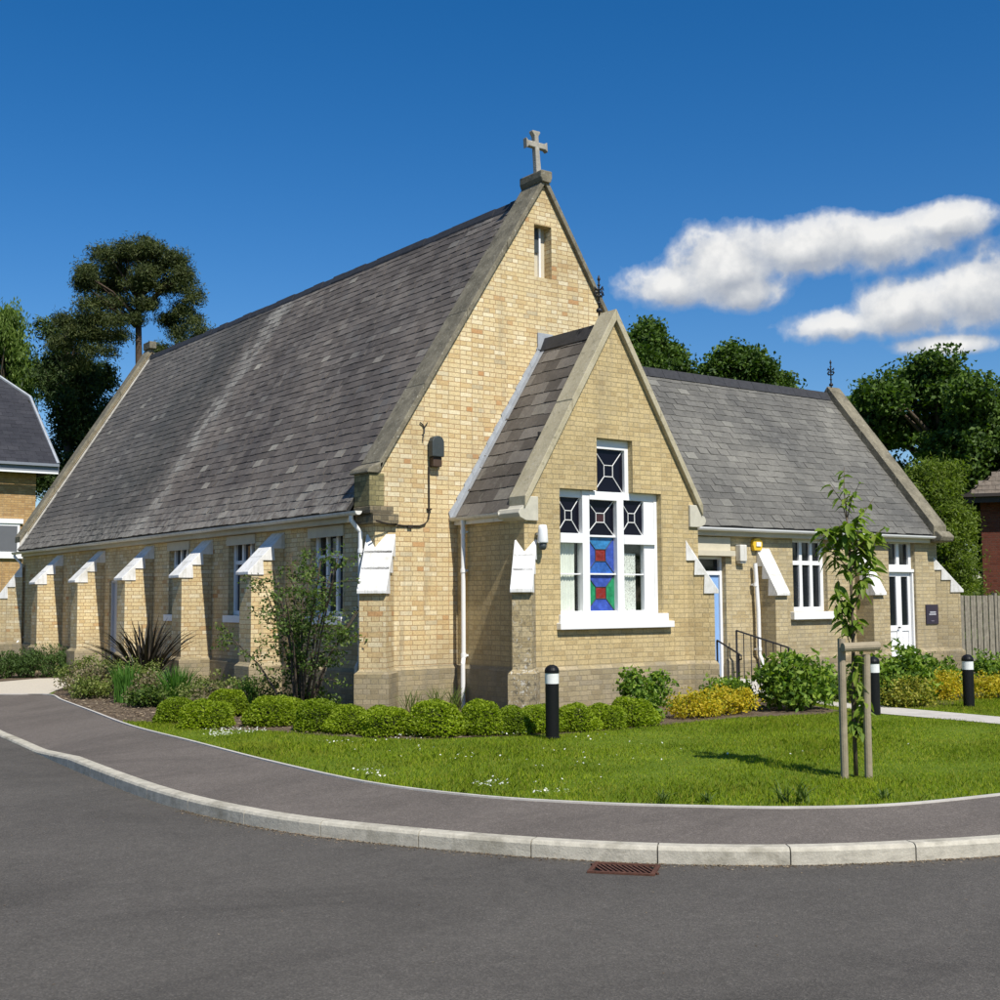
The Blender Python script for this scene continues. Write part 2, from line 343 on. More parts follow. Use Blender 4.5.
def asphalt(name, a, b, tint):
    m, nt, p = new(name, .88, .25); oc = objco(nt)
    v = N(nt, 'ShaderNodeTexVoronoi', Scale=95); nt.links.new(oc, v.inputs['Vector'])
    c = ramp(nt, v.outputs['Color'], [(0, a), (.6, b), (.92, tuple(x * 1.35 for x in b)), (1, tuple(x * 1.9 for x in b))])
    big = noise(nt, .38, objco(nt, (1, 1.6, 1)), 7, .7, dist=.8)
    c = mix(nt, 1, c, ramp(nt, big, [(.3, (.74,) * 3), (.5, (1,) * 3), (.72, (1.2,) * 3)]), 'MULTIPLY')
    spots = noise(nt, 2.2, oc, 6, .75)
    c = mix(nt, ramp(nt, spots, [(.6, (0, 0, 0)), (.74, (.45,) * 3)]), c, tint)
    fine = noise(nt, 9, oc, 5, .7)
    c = mix(nt, .45, c, ramp(nt, fine, [(.3, (.8,) * 3), (.7, (1.2,) * 3)]), 'MULTIPLY')
    nt.links.new(c, p.inputs['Base Color'])
    h = maths(nt, 'ADD', v.outputs['Distance'], maths(nt, 'MULTIPLY', noise(nt, 160, oc, 3, .6), .5))
    bump(nt, p, h, .6, .006)
    return m
M['road'] = asphalt('grey_asphalt', (.064, .0585, .0505), (.09, .0815, .07), (.066, .06, .052))
M['footway'] = asphalt('purple_grey_asphalt', (.1, .085, .072), (.134, .115, .098), (.105, .091, .078))

def ground_mat(name, a, b, c, scale=3):
    m, nt, p = new(name, .95, .1); oc = objco(nt)
    nt.links.new(mix(nt, .7, ramp(nt, noise(nt, scale, oc, 7, .7), [(.3, a), (.5, b), (.7, c)]), ramp(nt, noise(nt, 45, oc, 5, .75), [(.3, (.5,) * 3), (.7, (1.4,) * 3)]), 'MULTIPLY'), p.inputs['Base Color'])
    bump(nt, p, noise(nt, 50, oc, 4, .7), .8, .02); return m
M['lawn'] = ground_mat('lawn_turf', (.09, .14, .012), (.12, .18, .016), (.15, .2, .03), 1.1)
M['field'] = ground_mat('far_turf', (.04, .07, .012), (.06, .1, .018), (.08, .12, .025), .3)
M['soil'] = ground_mat('bark_and_soil', (.07, .05, .034), (.14, .105, .072), (.21, .165, .12), 9)

def leafmat(name, cols, trans=.35, rough=.65, gloss=.025):
    m = bpy.data.materials.new(name); m.use_nodes = True; nt = m.node_tree; nt.nodes.clear()
    o = nt.nodes.new('ShaderNodeOutputMaterial')
    r = nt.nodes.new('ShaderNodeNewGeometry').outputs['Random Per Island']
    n = len(cols); c = ramp(nt, r, [(i / (n - 1) if n > 1 else 0, k) for i, k in enumerate(cols)])
    big = noise(nt, .9, objco(nt), 3, .6)
    c = mix(nt, .8, c, ramp(nt, big, [(.35, (.75, .78, .7)), (.65, (1.25, 1.2, 1.1))]), 'MULTIPLY')
    if name.startswith('grass'):
        pt = noise(nt, .8, objco(nt), 6, .7, dist=.5)
        c = mix(nt, ramp(nt, pt, [(.56, (0, 0, 0)), (.7, (.55,) * 3)]), c, (.34, .3, .05)); c = mix(nt, ramp(nt, pt, [(.3, (.5,) * 3), (.42, (0, 0, 0))]), c, (.11, .2, .008))
    d = nt.nodes.new('ShaderNodeBsdfDiffuse'); t = nt.nodes.new('ShaderNodeBsdfTranslucent'); g = nt.nodes.new('ShaderNodeBsdfGlossy')
    g.inputs['Roughness'].default_value = rough
    m1 = nt.nodes.new('ShaderNodeMixShader'); m2 = nt.nodes.new('ShaderNodeMixShader')
    tc = mix(nt, 1, c, (1.15, 1.25, .6), 'MULTIPLY')
    nt.links.new(c, d.inputs[0]); nt.links.new(tc, t.inputs[0]); m1.inputs[0].default_value = trans; m2.inputs[0].default_value = gloss
    nt.links.new(d.outputs[0], m1.inputs[1]); nt.links.new(t.outputs[0], m1.inputs[2]); nt.links.new(m1.outputs[0], m2.inputs[1]); nt.links.new(g.outputs[0], m2.inputs[2]); nt.links.new(m2.outputs[0], o.inputs[0])
    return m
L = {
 'oak': leafmat('oak_leaves', [(.028, .06, .006), (.048, .1, .009), (.075, .14, .014), (.1, .17, .02)], .35),
 'pine': leafmat('pine_needles', [(.028, .042, .01), (.045, .066, .015), (.068, .088, .02), (.095, .108, .03)], .18),
 'conifer': leafmat('dark_conifer_sprays', [(.022, .046, .01), (.04, .074, .015), (.066, .1, .022)], .2),
 'willow': leafmat('pale_willow_leaves', [(.1, .17, .02), (.15, .235, .03), (.19, .28, .05)], .5),
 'lightgreen': leafmat('light_green_leaves', [(.11, .165, .014), (.15, .22, .02), (.2, .27, .03)], .5),
 'box': leafmat('box_leaves', [(.17, .24, .005), (.25, .34, .008), (.32, .42, .012), (.38, .47, .03)], .48),
 'boxdark': leafmat('box_leaves_deep', [(.145, .21, .005), (.22, .31, .008), (.28, .38, .012)], .48),
 'laurel': leafmat('laurel_leaves', [(.05, .11, .01), (.11, .21, .014), (.2, .31, .026), (.28, .38, .06)], .38),
 'gold': leafmat('golden_leaves', [(.5, .37, .012), (.58, .45, .015), (.6, .5, .03), (.3, .36, .025), (.62, .46, .02), (.56, .42, .02)], .45),
 'goldgreen': leafmat('variegated_leaves', [(.14, .21, .02), (.36, .33, .03), (.45, .42, .08), (.09, .15, .015)], .4),
 'phormium': leafmat('bronze_sword_leaves', [(.016, .014, .01), (.03, .025, .018), (.055, .047, .03), (.075, .055, .038)], .12, .5, .05),
 'iris': leafmat('iris_blades', [(.06, .17, .02), (.09, .23, .026), (.13, .28, .04)], .45),
 'bushy': leafmat('mixed_bush_leaves', [(.1, .14, .025), (.16, .22, .04), (.24, .29, .07), (.32, .33, .13)], .4),
 'pinkish': leafmat('bronze_pink_leaves', [(.2, .16, .09), (.3, .24, .15), (.17, .2, .06), (.38, .3, .23)], .4),
 'shrub': leafmat('open_shrub_leaves', [(.045, .09, .012), (.075, .14, .018), (.115, .185, .028), (.19, .24, .07)], .4),
 'sapling': leafmat('sapling_leaves', [(.1, .18, .014), (.15, .24, .02), (.21, .31, .03), (.28, .34, .06)], .45),
 'grass': leafmat('grass_blades', [(.16, .235, .009), (.215, .3, .012), (.25, .335, .018), (.295, .35, .03), (.36, .35, .07)], .45, .8, .008),
 'juniper': leafmat('low_evergreen_leaves', [(.035, .075, .014), (.06, .11, .02), (.08, .14, .026)], .25),
 'weed': leafmat('weed_leaves', [(.07, .12, .015), (.11, .17, .025), (.15, .21, .05)], .4),
 'petal': leafmat('white_petals', [(.75, .75, .72), (.82, .82, .8)], .3),
 'chip': leafmat('bark_chips', [(.07, .05, .032), (.15, .11, .075), (.26, .2, .14), (.36, .3, .22)], .0, .8, .01),
}
M['bark'] = simple('grey_brown_bark', (.09, .07, .052), .95, .1, .4, 9, .8)
M['bark_pine'] = simple('reddish_pine_bark', (.085, .062, .046), .95, .1, .4, 8, .8)
M['stem'] = simple('young_brown_bark', (.11, .085, .055), .85, .2, .25, 20, .3)
M['fence_wood'] = simple('weathered_fence_board', (.24, .21, .17), .95, .1, .35, 7, .4)

# ------------------------------------------------------------------ foliage builders (numpy)
def rand_dirs(n):
    d = RNG.normal(size=(n, 3)); return d / np.linalg.norm(d, axis=1)[:, None]
def leaf_quads(c, ln, wd, axis=None, spread=1.0, fold=.25, nbias=None):
    """diamond shaped folded leaves at points c; axis: preferred leaf direction"""
    n = len(c); a = rand_dirs(n)
    if axis is not None: a = np.asarray(axis) + a * spread; a /= np.linalg.norm(a, axis=1)[:, None]
    r = rand_dirs(n)
    if nbias is not None: r = r + np.cross(np.asarray(nbias) + 0 * r, a) * 2
    s = np.cross(a, r); s /= np.linalg.norm(s, axis=1)[:, None] + 1e-9
    nn = np.cross(s, a)
    ln = ln * RNG.uniform(.65, 1.3, n)[:, None]; wd = wd * RNG.uniform(.7, 1.25, n)[:, None]
    p0 = c - a * ln * .5; p2 = c + a * ln * .5 - nn * ln * .1
    p1 = c + s * wd * .5 + nn * wd * fold - a * ln * .05; p3 = c - s * wd * .5 + nn * wd * fold - a * ln * .05
    v = np.stack([p0, p1, p2, p3], 1).reshape(-1, 3)
    f = np.arange(4 * n).reshape(n, 4)
    return v, f
def blob_points(blobs, n, clump=.22, per=40, shell=(.55, 1.02)):
    """leaf points: blobs hold many small clumps near their surface -> uneven outline and gaps"""
    B = np.array(blobs, float); w = (B[:, 3] * B[:, 4] * B[:, 5]) ** (2 / 3); w /= w.sum()
    k = max(1, n // per); bi = RNG.choice(len(B), k, p=w); d = rand_dirs(k)
    r = RNG.uniform(shell[0], shell[1], k)[:, None]
    cc = B[bi, :3] + d * B[bi, 3:6] * r
    idx = RNG.integers(0, k, n); sc = RNG.uniform(.6, 1.5, k)[idx][:, None]
    g = RNG.normal(size=(n, 3)); g = np.clip(g, -1.45, 1.45)
    return cc[idx] + g * clump * sc * np.array([1, 1, .75]), d[idx]

def limbs(mb, base, top, r, targets, seg=7, bend=.1, m=0, ls=.8, st=.8):
    base, top = V3(base), V3(top); pts = []; k = 7
    for i in range(k):
        t = i / (k - 1); p = base.lerp(top, t) + V3((math.sin(t * 5 + base.x), math.cos(t * 4 + base.y), 0)) * bend * t * (1 - t * .5); pts.append(p)
    mb.tube(pts, [r * (1.25 - .25 * min(1, i * 2)) * (1 - .6 * i / (k - 1)) for i in range(k)], seg + 2, m)
    for tx in targets:
        tx = V3(tx); H = top.z - base.z
        s = min(.97, max(.25, (tx.z - base.z) / H * st)); i = s * (k - 1); p = pts[int(i)].lerp(pts[min(k - 1, int(i) + 1)], i - int(i))
        mid = p.lerp(tx, .5) + V3((random.uniform(-.1, .1), random.uniform(-.1, .1), random.uniform(-.05, .12))) * (tx - p).length
        mb.tube([p, p.lerp(mid, .5) + V3((0, 0, .03)), mid, mid.lerp(tx, .6), tx], [r * .4 * ls, r * .32 * ls, r * .24 * ls, r * .15 * ls, r * .05 * ls], seg, m)

def tree(name, label, cat, base, top, r, blobs, n, ln, wd, lm, bark, clump=.3, per=40, group=None, extra=(), axis=None, spread=1, shell=(.55, 1.02), nlimb=14, ls=.7, st=.8, fine=2):
    t = thing(name, label, cat, base, group)
    mb = MB(); bl = [tuple(np.array(b[:3]) - base) + tuple(b[3:]) for b in blobs]
    tg = [b[:3] for b in bl][:nlimb] + [tuple(np.array(e) - base) for e in extra]
    for b in bl[:10]:
        for _ in range(fine):
            d = rand_dirs(1)[0]; tg.append((b[0] + d[0] * b[3] * .7, b[1] + d[1] * b[4] * .7, b[2] + abs(d[2]) * b[5] * .6))
    limbs(mb, (0, 0, 0), tuple(np.array(top) - base), r, tg, ls=ls, st=st)
    o = mb.build('trunk', bark, None, smooth=True); o.parent = t
    c, d = blob_points(bl, n, clump, per, shell)
    v, f = leaf_quads(c, ln, wd, axis if axis is not None else None, spread)
    npmesh('crown', v, f, lm, t)
    return t

def tuft(name, label, cat, loc, n, h, spread, wd, lm, group=None, droop=.35, segs=4, stiff=.7):
    """clump of strap leaves, one mesh per plant"""
    V_, F_ = [], []
    for i in range(n):
        az = random.uniform(0, 2 * math.pi); lean = random.random() ** stiff * spread; hh = h * random.uniform(.6, 1.1)
        bs = min(.06, h * .12); bx, by = random.gauss(0, bs), random.gauss(0, bs); d = np.array([math.cos(az), math.sin(az), 0]); sd = np.array([-d[1], d[0], 0])
        tw = random.uniform(-.8, .8); sd = sd * math.cos(tw) + d * math.sin(tw)
        o = len(V_)
        for k in range(segs + 1):
            t = k / segs; out = lean * (t + droop * t * t * t); z = hh * (t - droop * lean * t ** 3 * .9)
            p = np.array([bx, by, 0]) + d * out * hh + np.array([0, 0, z]); w = wd * (1 - t) ** .55 * (.75 + .5 * t)
            if k == segs: w = .002
            V_.append(p - sd * w / 2); V_.append(p + sd * w / 2)
        for k in range(segs): F_.append((o + 2 * k, o + 2 * k + 1, o + 2 * k + 3, o + 2 * k + 2))
    o = npmesh(name, np.array(V_), np.array(F_), lm); o.location = loc
    return tag(o, label, cat, group)

def bush(name, label, cat, loc, blobs, n, ln, wd, lm, clump=.06, per=22, group=None, axis=(0, 0, .6), spread=1, stems=5, stemr=.012):
    t = thing(name, label, cat, loc, group)
    c, d = blob_points(blobs, n, clump, per, (.35, 1.0)); c[:, 2] = np.abs(c[:, 2]) + .01
    v, f = leaf_quads(c, ln, wd, axis, spread)
    npmesh('foliage', v, f, lm, t)
    mb = MB()
    for i in range(stems):
        b = blobs[i % len(blobs)]; q = rand_dirs(1)[0]
        tx = V3((b[0] + q[0] * b[3] * .6, b[1] + q[1] * b[4] * .6, b[2] + abs(q[2]) * b[5] * .7)); p = V3((random.gauss(0, .04), random.gauss(0, .04), -.02))
        mb.tube([p, p.lerp(tx, .5) + V3((random.gauss(0, .03), random.gauss(0, .03), .03)), tx], [stemr, stemr * .8, stemr * .4], 5)
    o = mb.build('stems', M['stem']); o.parent = t
    return t

# ------------------------------------------------------------------ CAMERA, LIGHT, SKY
F, PX = 1266.18, 1000
cam = bpy.data.cameras.new('camera'); co = bpy.data.objects.new('camera', cam); COL.objects.link(co)
cam.sensor_width = 36; cam.lens = 36 * F / PX; cam.clip_start = .1; cam.clip_end = 6000
yaw, pit, rol = math.radians(36.522), math.radians(4.501), math.radians(-.368)
CAM = V3((-9.779, -16.356, 1.65))
fw = V3((math.sin(yaw) * math.cos(pit), math.cos(yaw) * math.cos(pit), math.sin(pit))); rt = V3((math.cos(yaw), -math.sin(yaw), 0)); up = rt.cross(fw)
r2 = rt * math.cos(rol) + up * math.sin(rol); u2 = up * math.cos(rol) - rt * math.sin(rol)
co.matrix_world = Matrix(((r2.x, u2.x, -fw.x, CAM.x), (r2.y, u2.y, -fw.y, CAM.y), (r2.z, u2.z, -fw.z, CAM.z), (0, 0, 0, 1)))
S.camera = co
def far(px, py, D):
    """point seen at (px,py) of the photograph at horizontal distance D: used to survey the background trees"""
    d = fw + r2 * ((px - 500) / F) - u2 * ((py - 500) / F); h = math.hypot(d.x, d.y); return CAM + d * (D / h)

SUN_EL, SUN_D = math.radians(50), math.radians(6.8)     # sun just west of south
sdir = V3((-math.sin(SUN_D) * math.cos(SUN_EL), -math.cos(SUN_D) * math.cos(SUN_EL), math.sin(SUN_EL)))
sl = bpy.data.lights.new('sun', 'SUN'); sl.energy = 4.2; sl.angle = math.radians(.53); sl.color = (1, .955, .87)
so = bpy.data.objects.new('sun', sl); COL.objects.link(so); so.rotation_euler = sdir.to_track_quat('Z', 'Y').to_euler(); so.location = (0, 0, 30)

w = bpy.data.worlds.new('World'); S.world = w; w.use_nodes = True; nt = w.node_tree
bg = nt.nodes['Background']; bg.inputs[1].default_value = .1
sky = nt.nodes.new('ShaderNodeTexSky'); sky.sky_type = 'NISHITA'; sky.sun_disc = False; sky.sun_elevation = SUN_EL; sky.sun_rotation = math.pi + SUN_D
sky.air_density = 1.0; sky.dust_density = .3; sky.ozone_density = 3.0; sky.altitude = 100
# fair-weather clouds, placed by compass bearing and elevation
tc = nt.nodes.new('ShaderNodeTexCoord').outputs['Generated']; sx = nt.nodes.new('ShaderNodeSeparateXYZ'); nt.links.new(tc, sx.inputs[0])
AZ = maths(nt, 'MULTIPLY', maths(nt, 'ARCTAN2', sx.outputs[0], sx.outputs[1]), 57.2958)
EL = maths(nt, 'MULTIPLY', maths(nt, 'ARCSINE', sx.outputs[2]), 57.2958)
def cloud_density(daz, delv):
    nz = noise(nt, 16, None, 7, .58); vm = N(nt, 'ShaderNodeVectorMath', operation='ADD'); nt.links.new(tc, vm.inputs[0])
    a = math.radians(50); vm.inputs[1].default_value = (math.radians(daz) * math.cos(a), -math.radians(daz) * math.sin(a), math.radians(delv))
    for n_ in nt.nodes:
        if n_.type == 'TEX_NOISE' and n_.outputs[0] == nz: nt.links.new(vm.outputs[0], n_.inputs['Vector'])
    n2 = N(nt, 'ShaderNodeTexNoise', Scale=55, Detail=5, Roughness=.6); nt.links.new(vm.outputs[0], n2.inputs['Vector'])
    best = None
    for a0, e0, ra, re in BL:
        x = maths(nt, 'DIVIDE', maths(nt, 'SUBTRACT', AZ, a0 - daz), ra); y = maths(nt, 'DIVIDE', maths(nt, 'SUBTRACT', EL, e0 - delv), re)
        d = maths(nt, 'SUBTRACT', 1, maths(nt, 'SQRT', maths(nt, 'ADD', maths(nt, 'MULTIPLY', x, x), maths(nt, 'MULTIPLY', y, y))))
        best = d if best is None else maths(nt, 'SMOOTH_MAX', best, d, .25)
    t = maths(nt, 'ADD', best, maths(nt, 'MULTIPLY', maths(nt, 'SUBTRACT', nz, .5), 1.9))
    bil = maths(nt, 'SUBTRACT', .28, maths(nt, 'ABSOLUTE', maths(nt, 'SUBTRACT', n2.outputs[0], .5)))
    n3 = N(nt, 'ShaderNodeTexNoise', Scale=30, Detail=3, Roughness=.5); nt.links.new(vm.outputs[0], n3.inputs['Vector'])
    bil2 = maths(nt, 'SUBTRACT', .2, maths(nt, 'ABSOLUTE', maths(nt, 'SUBTRACT', n3.outputs[0], .5)))
    return maths(nt, 'ADD', maths(nt, 'ADD', t, maths(nt, 'MULTIPLY', bil, .5)), maths(nt, 'MULTIPLY', bil2, 1.1))
BL = [(44.2, 13.9, 2.3, .95), (46.8, 14.5, 2.6, 1.5), (47.6, 13.5, 1.8, .9), (50.3, 15.2, 2.6, 1.2), (53.3, 15.4, 3.2, 1.1), (56.0, 15.9, 2.0, .8),
      (51.8, 11.9, 2.4, .75), (54.6, 12.3, 2.6, 1.1), (57.5, 12.6, 2.4, 1.5), (60, 13, 3, 1.8), (56.3, 10.7, 2.2, .45), (20, 18, 3, .8), (75, 16, 5, 1.6), (96, 20, 6, 2), (-20, 17, 5, 1.5), (120, 15, 7, 2), (160, 30, 8, 3), (-70, 22, 7, 2.5)]
BL = [(a, e, r * 1.04, q * 1.0) for a, e, r, q in BL if a != 20]
d0 = cloud_density(0, 0); d1 = cloud_density(-.25, .7)
mask = ramp(nt, d0, [(.0, (0, 0, 0)), (.24, (.26,) * 3), (.5, (.84,) * 3), (.85, (.97,) * 3)])
shade = maths(nt, 'SUBTRACT', d0, d1)      # thick cloud above the sample -> less sun reaches it
ccol = ramp(nt, maths(nt, 'ADD', maths(nt, 'MULTIPLY', shade, .55), .5), [(.2, (3.1, 3.35, 3.8)), (.5, (4.5, 4.65, 4.85)), (.85, (6.7, 6.65, 6.5))])
hs = N(nt, 'ShaderNodeHueSaturation', Saturation=1.4, Value=.79); nt.links.new(sky.outputs[0], hs.inputs['Color'])
nt.links.new(mix(nt, mask, mix(nt, 1, hs.outputs[0], (.96, .935, 1.03), 'MULTIPLY'), ccol), bg.inputs[0])
S.view_settings.view_transform = 'Standard'; S.view_settings.look = 'None'; S.view_settings.gamma = 1; S.view_settings.exposure = .45
S.cycles.max_bounces = 8; S.cycles.transparent_max_bounces = 12

# ------------------------------------------------------------------ GROUND
def smooth_curve(pts, n=14):
    P = [np.array(p, float) for p in pts]; out = []
    for i in range(len(P) - 1):
        a, b = P[max(i - 1, 0)], P[min(i + 2, len(P) - 1)]
        for k in range(n):
            t = k / n; t2, t3 = t * t, t * t * t
            out.append(.5 * ((2 * P[i]) + (-a + P[i + 1]) * t + (2 * a - 5 * P[i] + 4 * P[i + 1] - b) * t2 + (-a + 3 * P[i] - 3 * P[i + 1] + b) * t3))
    out.append(P[-1]); return out
EDGE = smooth_curve([(-16, 21), (-9, 14.5), (-5.2, 10), (-3.3, 7.78), (-2.63, 7.13), (-2.85, 5.6), (-3.19, 3.11), (-3.56, .4), (-3.68, -1.9), (-3.8, -4.2), (-3.79, -6.2), (-3.46, -7.51), (-2.95, -8.4), (-2.44, -9.0), (-1.87, -9.55), (-1.1, -9.97), (.08, -10.2), (2, -10.45), (6, -10.7), (14, -10.9), (40, -11.2)])
KERB = smooth_curve([(-18, 19.5), (-11, 13), (-7.0, 8.8), (-5.15, 6.0), (-4.72, 3.9), (-4.81, 2.02), (-4.95, .2), (-5.12, -1.9), (-5.24, -3.9), (-5.26, -5.16), (-5.17, -6.23), (-4.97, -7.15), (-4.63, -7.97), (-4.26, -8.7), (-3.8, -9.41), (-3.3, -9.97), (-2.75, -10.41), (-2.06, -10.78), (-1.2, -11.12), (0, -11.42), (2, -11.75), (6, -12.05), (14, -12.3), (40, -12.6)])
def offset(c, d):
    o = []
    for i, p in enumerate(c):
        t = c[min(i + 1, len(c) - 1)] - c[max(i - 1, 0)]; t = t / np.linalg.norm(t); o.append(p + np.array([t[1], -t[0]]) * -d)
    return o
def resample(c, n):
    c = np.array(c); L = np.r_[0, np.cumsum(np.linalg.norm(np.diff(c, axis=0), axis=1))]; s = np.linspace(0, L[-1], n)
    return [np.array([np.interp(q, L, c[:, 0]), np.interp(q, L, c[:, 1])]) for q in s]
def sheet(name, polys, z, m, kind='structure'):
    mb = MB()
    for poly in polys:
        pts = [V3((p[0], p[1], 0)) for p in poly]; tri = tessellate_polygon([pts])
        mb.add([(p.x, p.y, z) for p in pts], [tuple(t) for t in tri])
    o = mb.build(name, m); 
    import bmesh
    bm = bmesh.new(); bm.from_mesh(o.data)
    for f in bm.faces:
        if f.normal.z < 0: f.normal_flip()
    bm.to_mesh(o.data); bm.free()
    o['kind'] = kind; return o
sheet('ground', [[(-900, -900), (900, -900), (900, 900), (-900, 900)]], -.30, M['field'])
KI = offset(KERB, .125)
sheet('road', [[tuple(p) for p in KERB] + [(40, -40), (-40, -40), (-40, 19.5)]], -.2, M['road'])
# footway strip between lawn edging and kerb
def kz(p): return -.08 if p[1] < -1.9 else -.08 - .085 * min(1, (p[1] + 1.9) / 1.7)
mb = MB(); A = resample(EDGE, 300); B = resample(KI, 300)
mb.add([(p[0], p[1], -.014) for p in A] + [(p[0], p[1], kz(p) - .002) for p in B], [(i, i + 1, 301 + i, 300 + i) for i in range(299)])
o = mb.build('pavement', M['footway']); o['kind'] = 'structure'
if o.data.polygons[0].normal.z < 0: o.data.flip_normals()
# kerb: individual stones butted with dark joints
mb = MB(); seglen = .92; KR = np.array(KERB); KL = np.r_[0, np.cumsum(np.linalg.norm(np.diff(KR, axis=0), axis=1))]
def kp(s): return np.array([np.interp(s, KL, KR[:, 0]), np.interp(s, KL, KR[:, 1])])
s = 0.0
while s < KL[-1] - 1:
    a = s + .005; b = min(s + seglen - .005, KL[-1] - .01); st = []
    for k in range(5):
        q = a + (b - a) * k / 4; p = kp(q); t = kp(min(q + .05, KL[-1])) - kp(max(q - .05, 0)); t /= np.linalg.norm(t); nrm = np.array([t[1], -t[0]]) * -1
        zz = kz(p); jit = 0
        st.append([(p[0], p[1], -.32), (p[0], p[1], zz - .028), (*(p + nrm * .012), zz - .008), (*(p + nrm * .03), zz), (*(p + nrm * .125), zz), (*(p + nrm * .125), -.32)])
    vs = [v for r in st for v in r]; n = 6
    fs = [(k * n + i, k * n + (i + 1) % n, (k + 1) * n + (i + 1) % n, (k + 1) * n + i) for k in range(4) for i in range(n)] + [tuple(range(n)), tuple(4 * n + i for i in range(n))]
    mb.add(vs, fs); s += seglen
mb.build('kerb', M['kerb'])['kind'] = 'structure'
mb = MB(); KJ = [tuple(p) for p in offset(KERB, .02)]; KK = [tuple(p) for p in offset(KERB, .118)]
mb.add([(x, y, -.21) for x, y in KJ] + [(x, y, kz((x, y)) - .035) for x, y in KJ] + [(x, y, kz((x, y)) - .012) for x, y in KK],
       [(i, i + 1, len(KJ) + i + 1, len(KJ) + i) for i in range(len(KJ) - 1)] + [(len(KJ) + i, len(KJ) + i + 1, 2 * len(KJ) + i + 1, 2 * len(KJ) + i) for i in range(len(KJ) - 1)])
mb.build('kerb_joints', simple('joint_mortar', (.16, .15, .13), .95, .1, .2, 20, .2))['kind'] = 'structure'
# thin concrete edging of the lawn
mb = MB(); E0 = resample(EDGE, 420); E1 = resample(offset(EDGE, .04), 420); n = len(E0)
mb.add([(p[0], p[1], -.05) for p in E0] + [(p[0], p[1], .001) for p in E0] + [(p[0], p[1], .001) for p in E1] + [(p[0], p[1], -.05) for p in E1],
       [(k * n + i, k * n + i + 1, (k + 1) * n + i + 1, (k + 1) * n + i) for k in range(3) for i in range(n - 1)])
mb.build('path_edging', M['concrete'])['kind'] = 'structure'

LEDGE = [tuple(p) for p in offset(EDGE, .05)]
lawn_poly = LEDGE + [(60, -11), (60, 40), (-16, 40)]
sheet('lawn', [lawn_poly], -.012, M['lawn'])
BED = [(-2.58, 7.0)] + [p for p in LEDGE if 1.1 < p[1] < 6.9] + [(-3.05, .6), (-2.95, -.7), (-2.45, -1.25), (-2.2, -2.1), (-1.85, -2.95), (-1.35, -3.5), (-.6, -3.8), (.3, -4.1), (1.4, -4.15), (2.4, -4.05), (3.5, -4.0), (4.7, -4.4), (5.35, -4.3), (6.5, -2.1), (6.5, .3), (.3, .3), (.3, 10.2), (-1.6, 9.4)]
sheet('planting_bed', [BED], -.008, M['soil'])
sheet('planting_bed', [[(6.45, -4.6), (7.0, -4.75), (8.5, -4.4), (12, -4.2), (16, -4.0), (16, .3), (7.7, .3), (7.7, -2.0)], [(-.65, 10.9), (.2, 10.9), (.2, 18.5), (-4, 18), (-8.5, 14.5), (-5.1, 10.4), (-2.4, 11.5), (-1.2, 12.2)]], -.0075, M['soil'])
sheet('garden_path', [[(5.3, -10.55), (5.36, -6.8), (5.44, -4.9), (6.55, -2.1), (6.55, -1.4), (7.6, -1.4), (7.6, -2.0), (6.44, -4.3), (6.25, -6.4), (6.2, -10.6)]], -.004, M['concrete'])
sheet('gravel_path', [[(-2.6, 7.17), (-1.75, 8.9), (-.1, 10.3), (-.05, 11.5), (-1.3, 12.1), (-2.3, 11.45), (-5.0, 10.2), (-5.1, 9.93), (-3.28, 7.82)], ], -.003, M['gravel'])

# ------------------------------------------------------------------ CHURCH
church = thing('church', 'buff brick chapel with steep grey slate roofs, stone cross and projecting porch gable', 'church')
def part(mb, name, mats, parent=None, label=None, **kw):
    o = mb.build(name, mats, None, **kw); o.parent = parent or church
    if label: o['label'] = label
    return o
W, LN, AX = 6.557, 18.06, 3.2785       # nave width, length, ridge line
s, Ha, Hr = 1.559, 8.633, 8.5
zs = lambda x: Ha - s * abs(x - AX)
fy = lambda y0, sg=1: (lambda a, b, d: (a, y0 + sg * d, b))           # elevation in x,z ; depth along y
fx = lambda x0, sg=1: (lambda a, b, d: (x0 + sg * d, a, b))           # elevation in y,z ; depth along x
rect = lambda a0, a1, b0, b1: [(a0, b0), (a1, b0), (a1, b1), (a0, b1)]

# ---- walls
mb = MB()
mb.wall([(0, -.3), (W, -.3), (W, zs(W)), (AX, Ha), (0, zs(0))], [rect(3.08, 3.45, 7.03, 7.93)], fy(0), .43, .22)
mb.wall([(0, -.3), (W, -.3), (W, zs(W)), (AX, Ha), (0, zs(0))], [], fy(LN, -1), .45, .1)
NW = [(0.97, 2.04), (4.1, 5.18), (7.0, 8.0)]; NDOOR = (10.52, 11.42)
holes = [rect(a, b, 1.4, 2.82) for a, b in NW] + [rect(NDOOR[0], NDOOR[1], .06, 2.14)]
mb.wall(rect(.002, LN - .002, -.3, 2.95), holes, fx(-.003), .3, .2)
mb.wall(rect(.002, LN - .002, -.3, 2.95), [], fx(W + .003, -1), .3, .2)
part(mb, 'nave_wall', M['brick_nave'], label='golden buff brick wall of the tall nave with a stepped gable')
mb = MB()   # projecting plinth of the nave
mb.box(-.06, 1.5, -.06, .02, -.3, .6); mb.box(-.06, .02, .0, 10.45, -.3, .56); mb.box(-.06, .02, 11.5, LN, -.3, .56)
for x0, x1, y0, y1, z in [(-.06, 1.5, -.06, .0, .6), (-.06, 0, 0, 10.45, .56), (-.06, 0, 11.5, LN, .56)]:
    if y1 - y0 < .1: mb.add([(x0, y0, z), (x1, y0, z), (x1, y1, z + .06), (x0, y1, z + .06)], [(0, 1, 2, 3)])
    else: mb.add([(x0, y0, z), (x0, y1, z), (x1, y1, z + .06), (x1, y0, z + .06)], [(0, 1, 2, 3)])
part(mb, 'plinth', M['brick_plinth'])
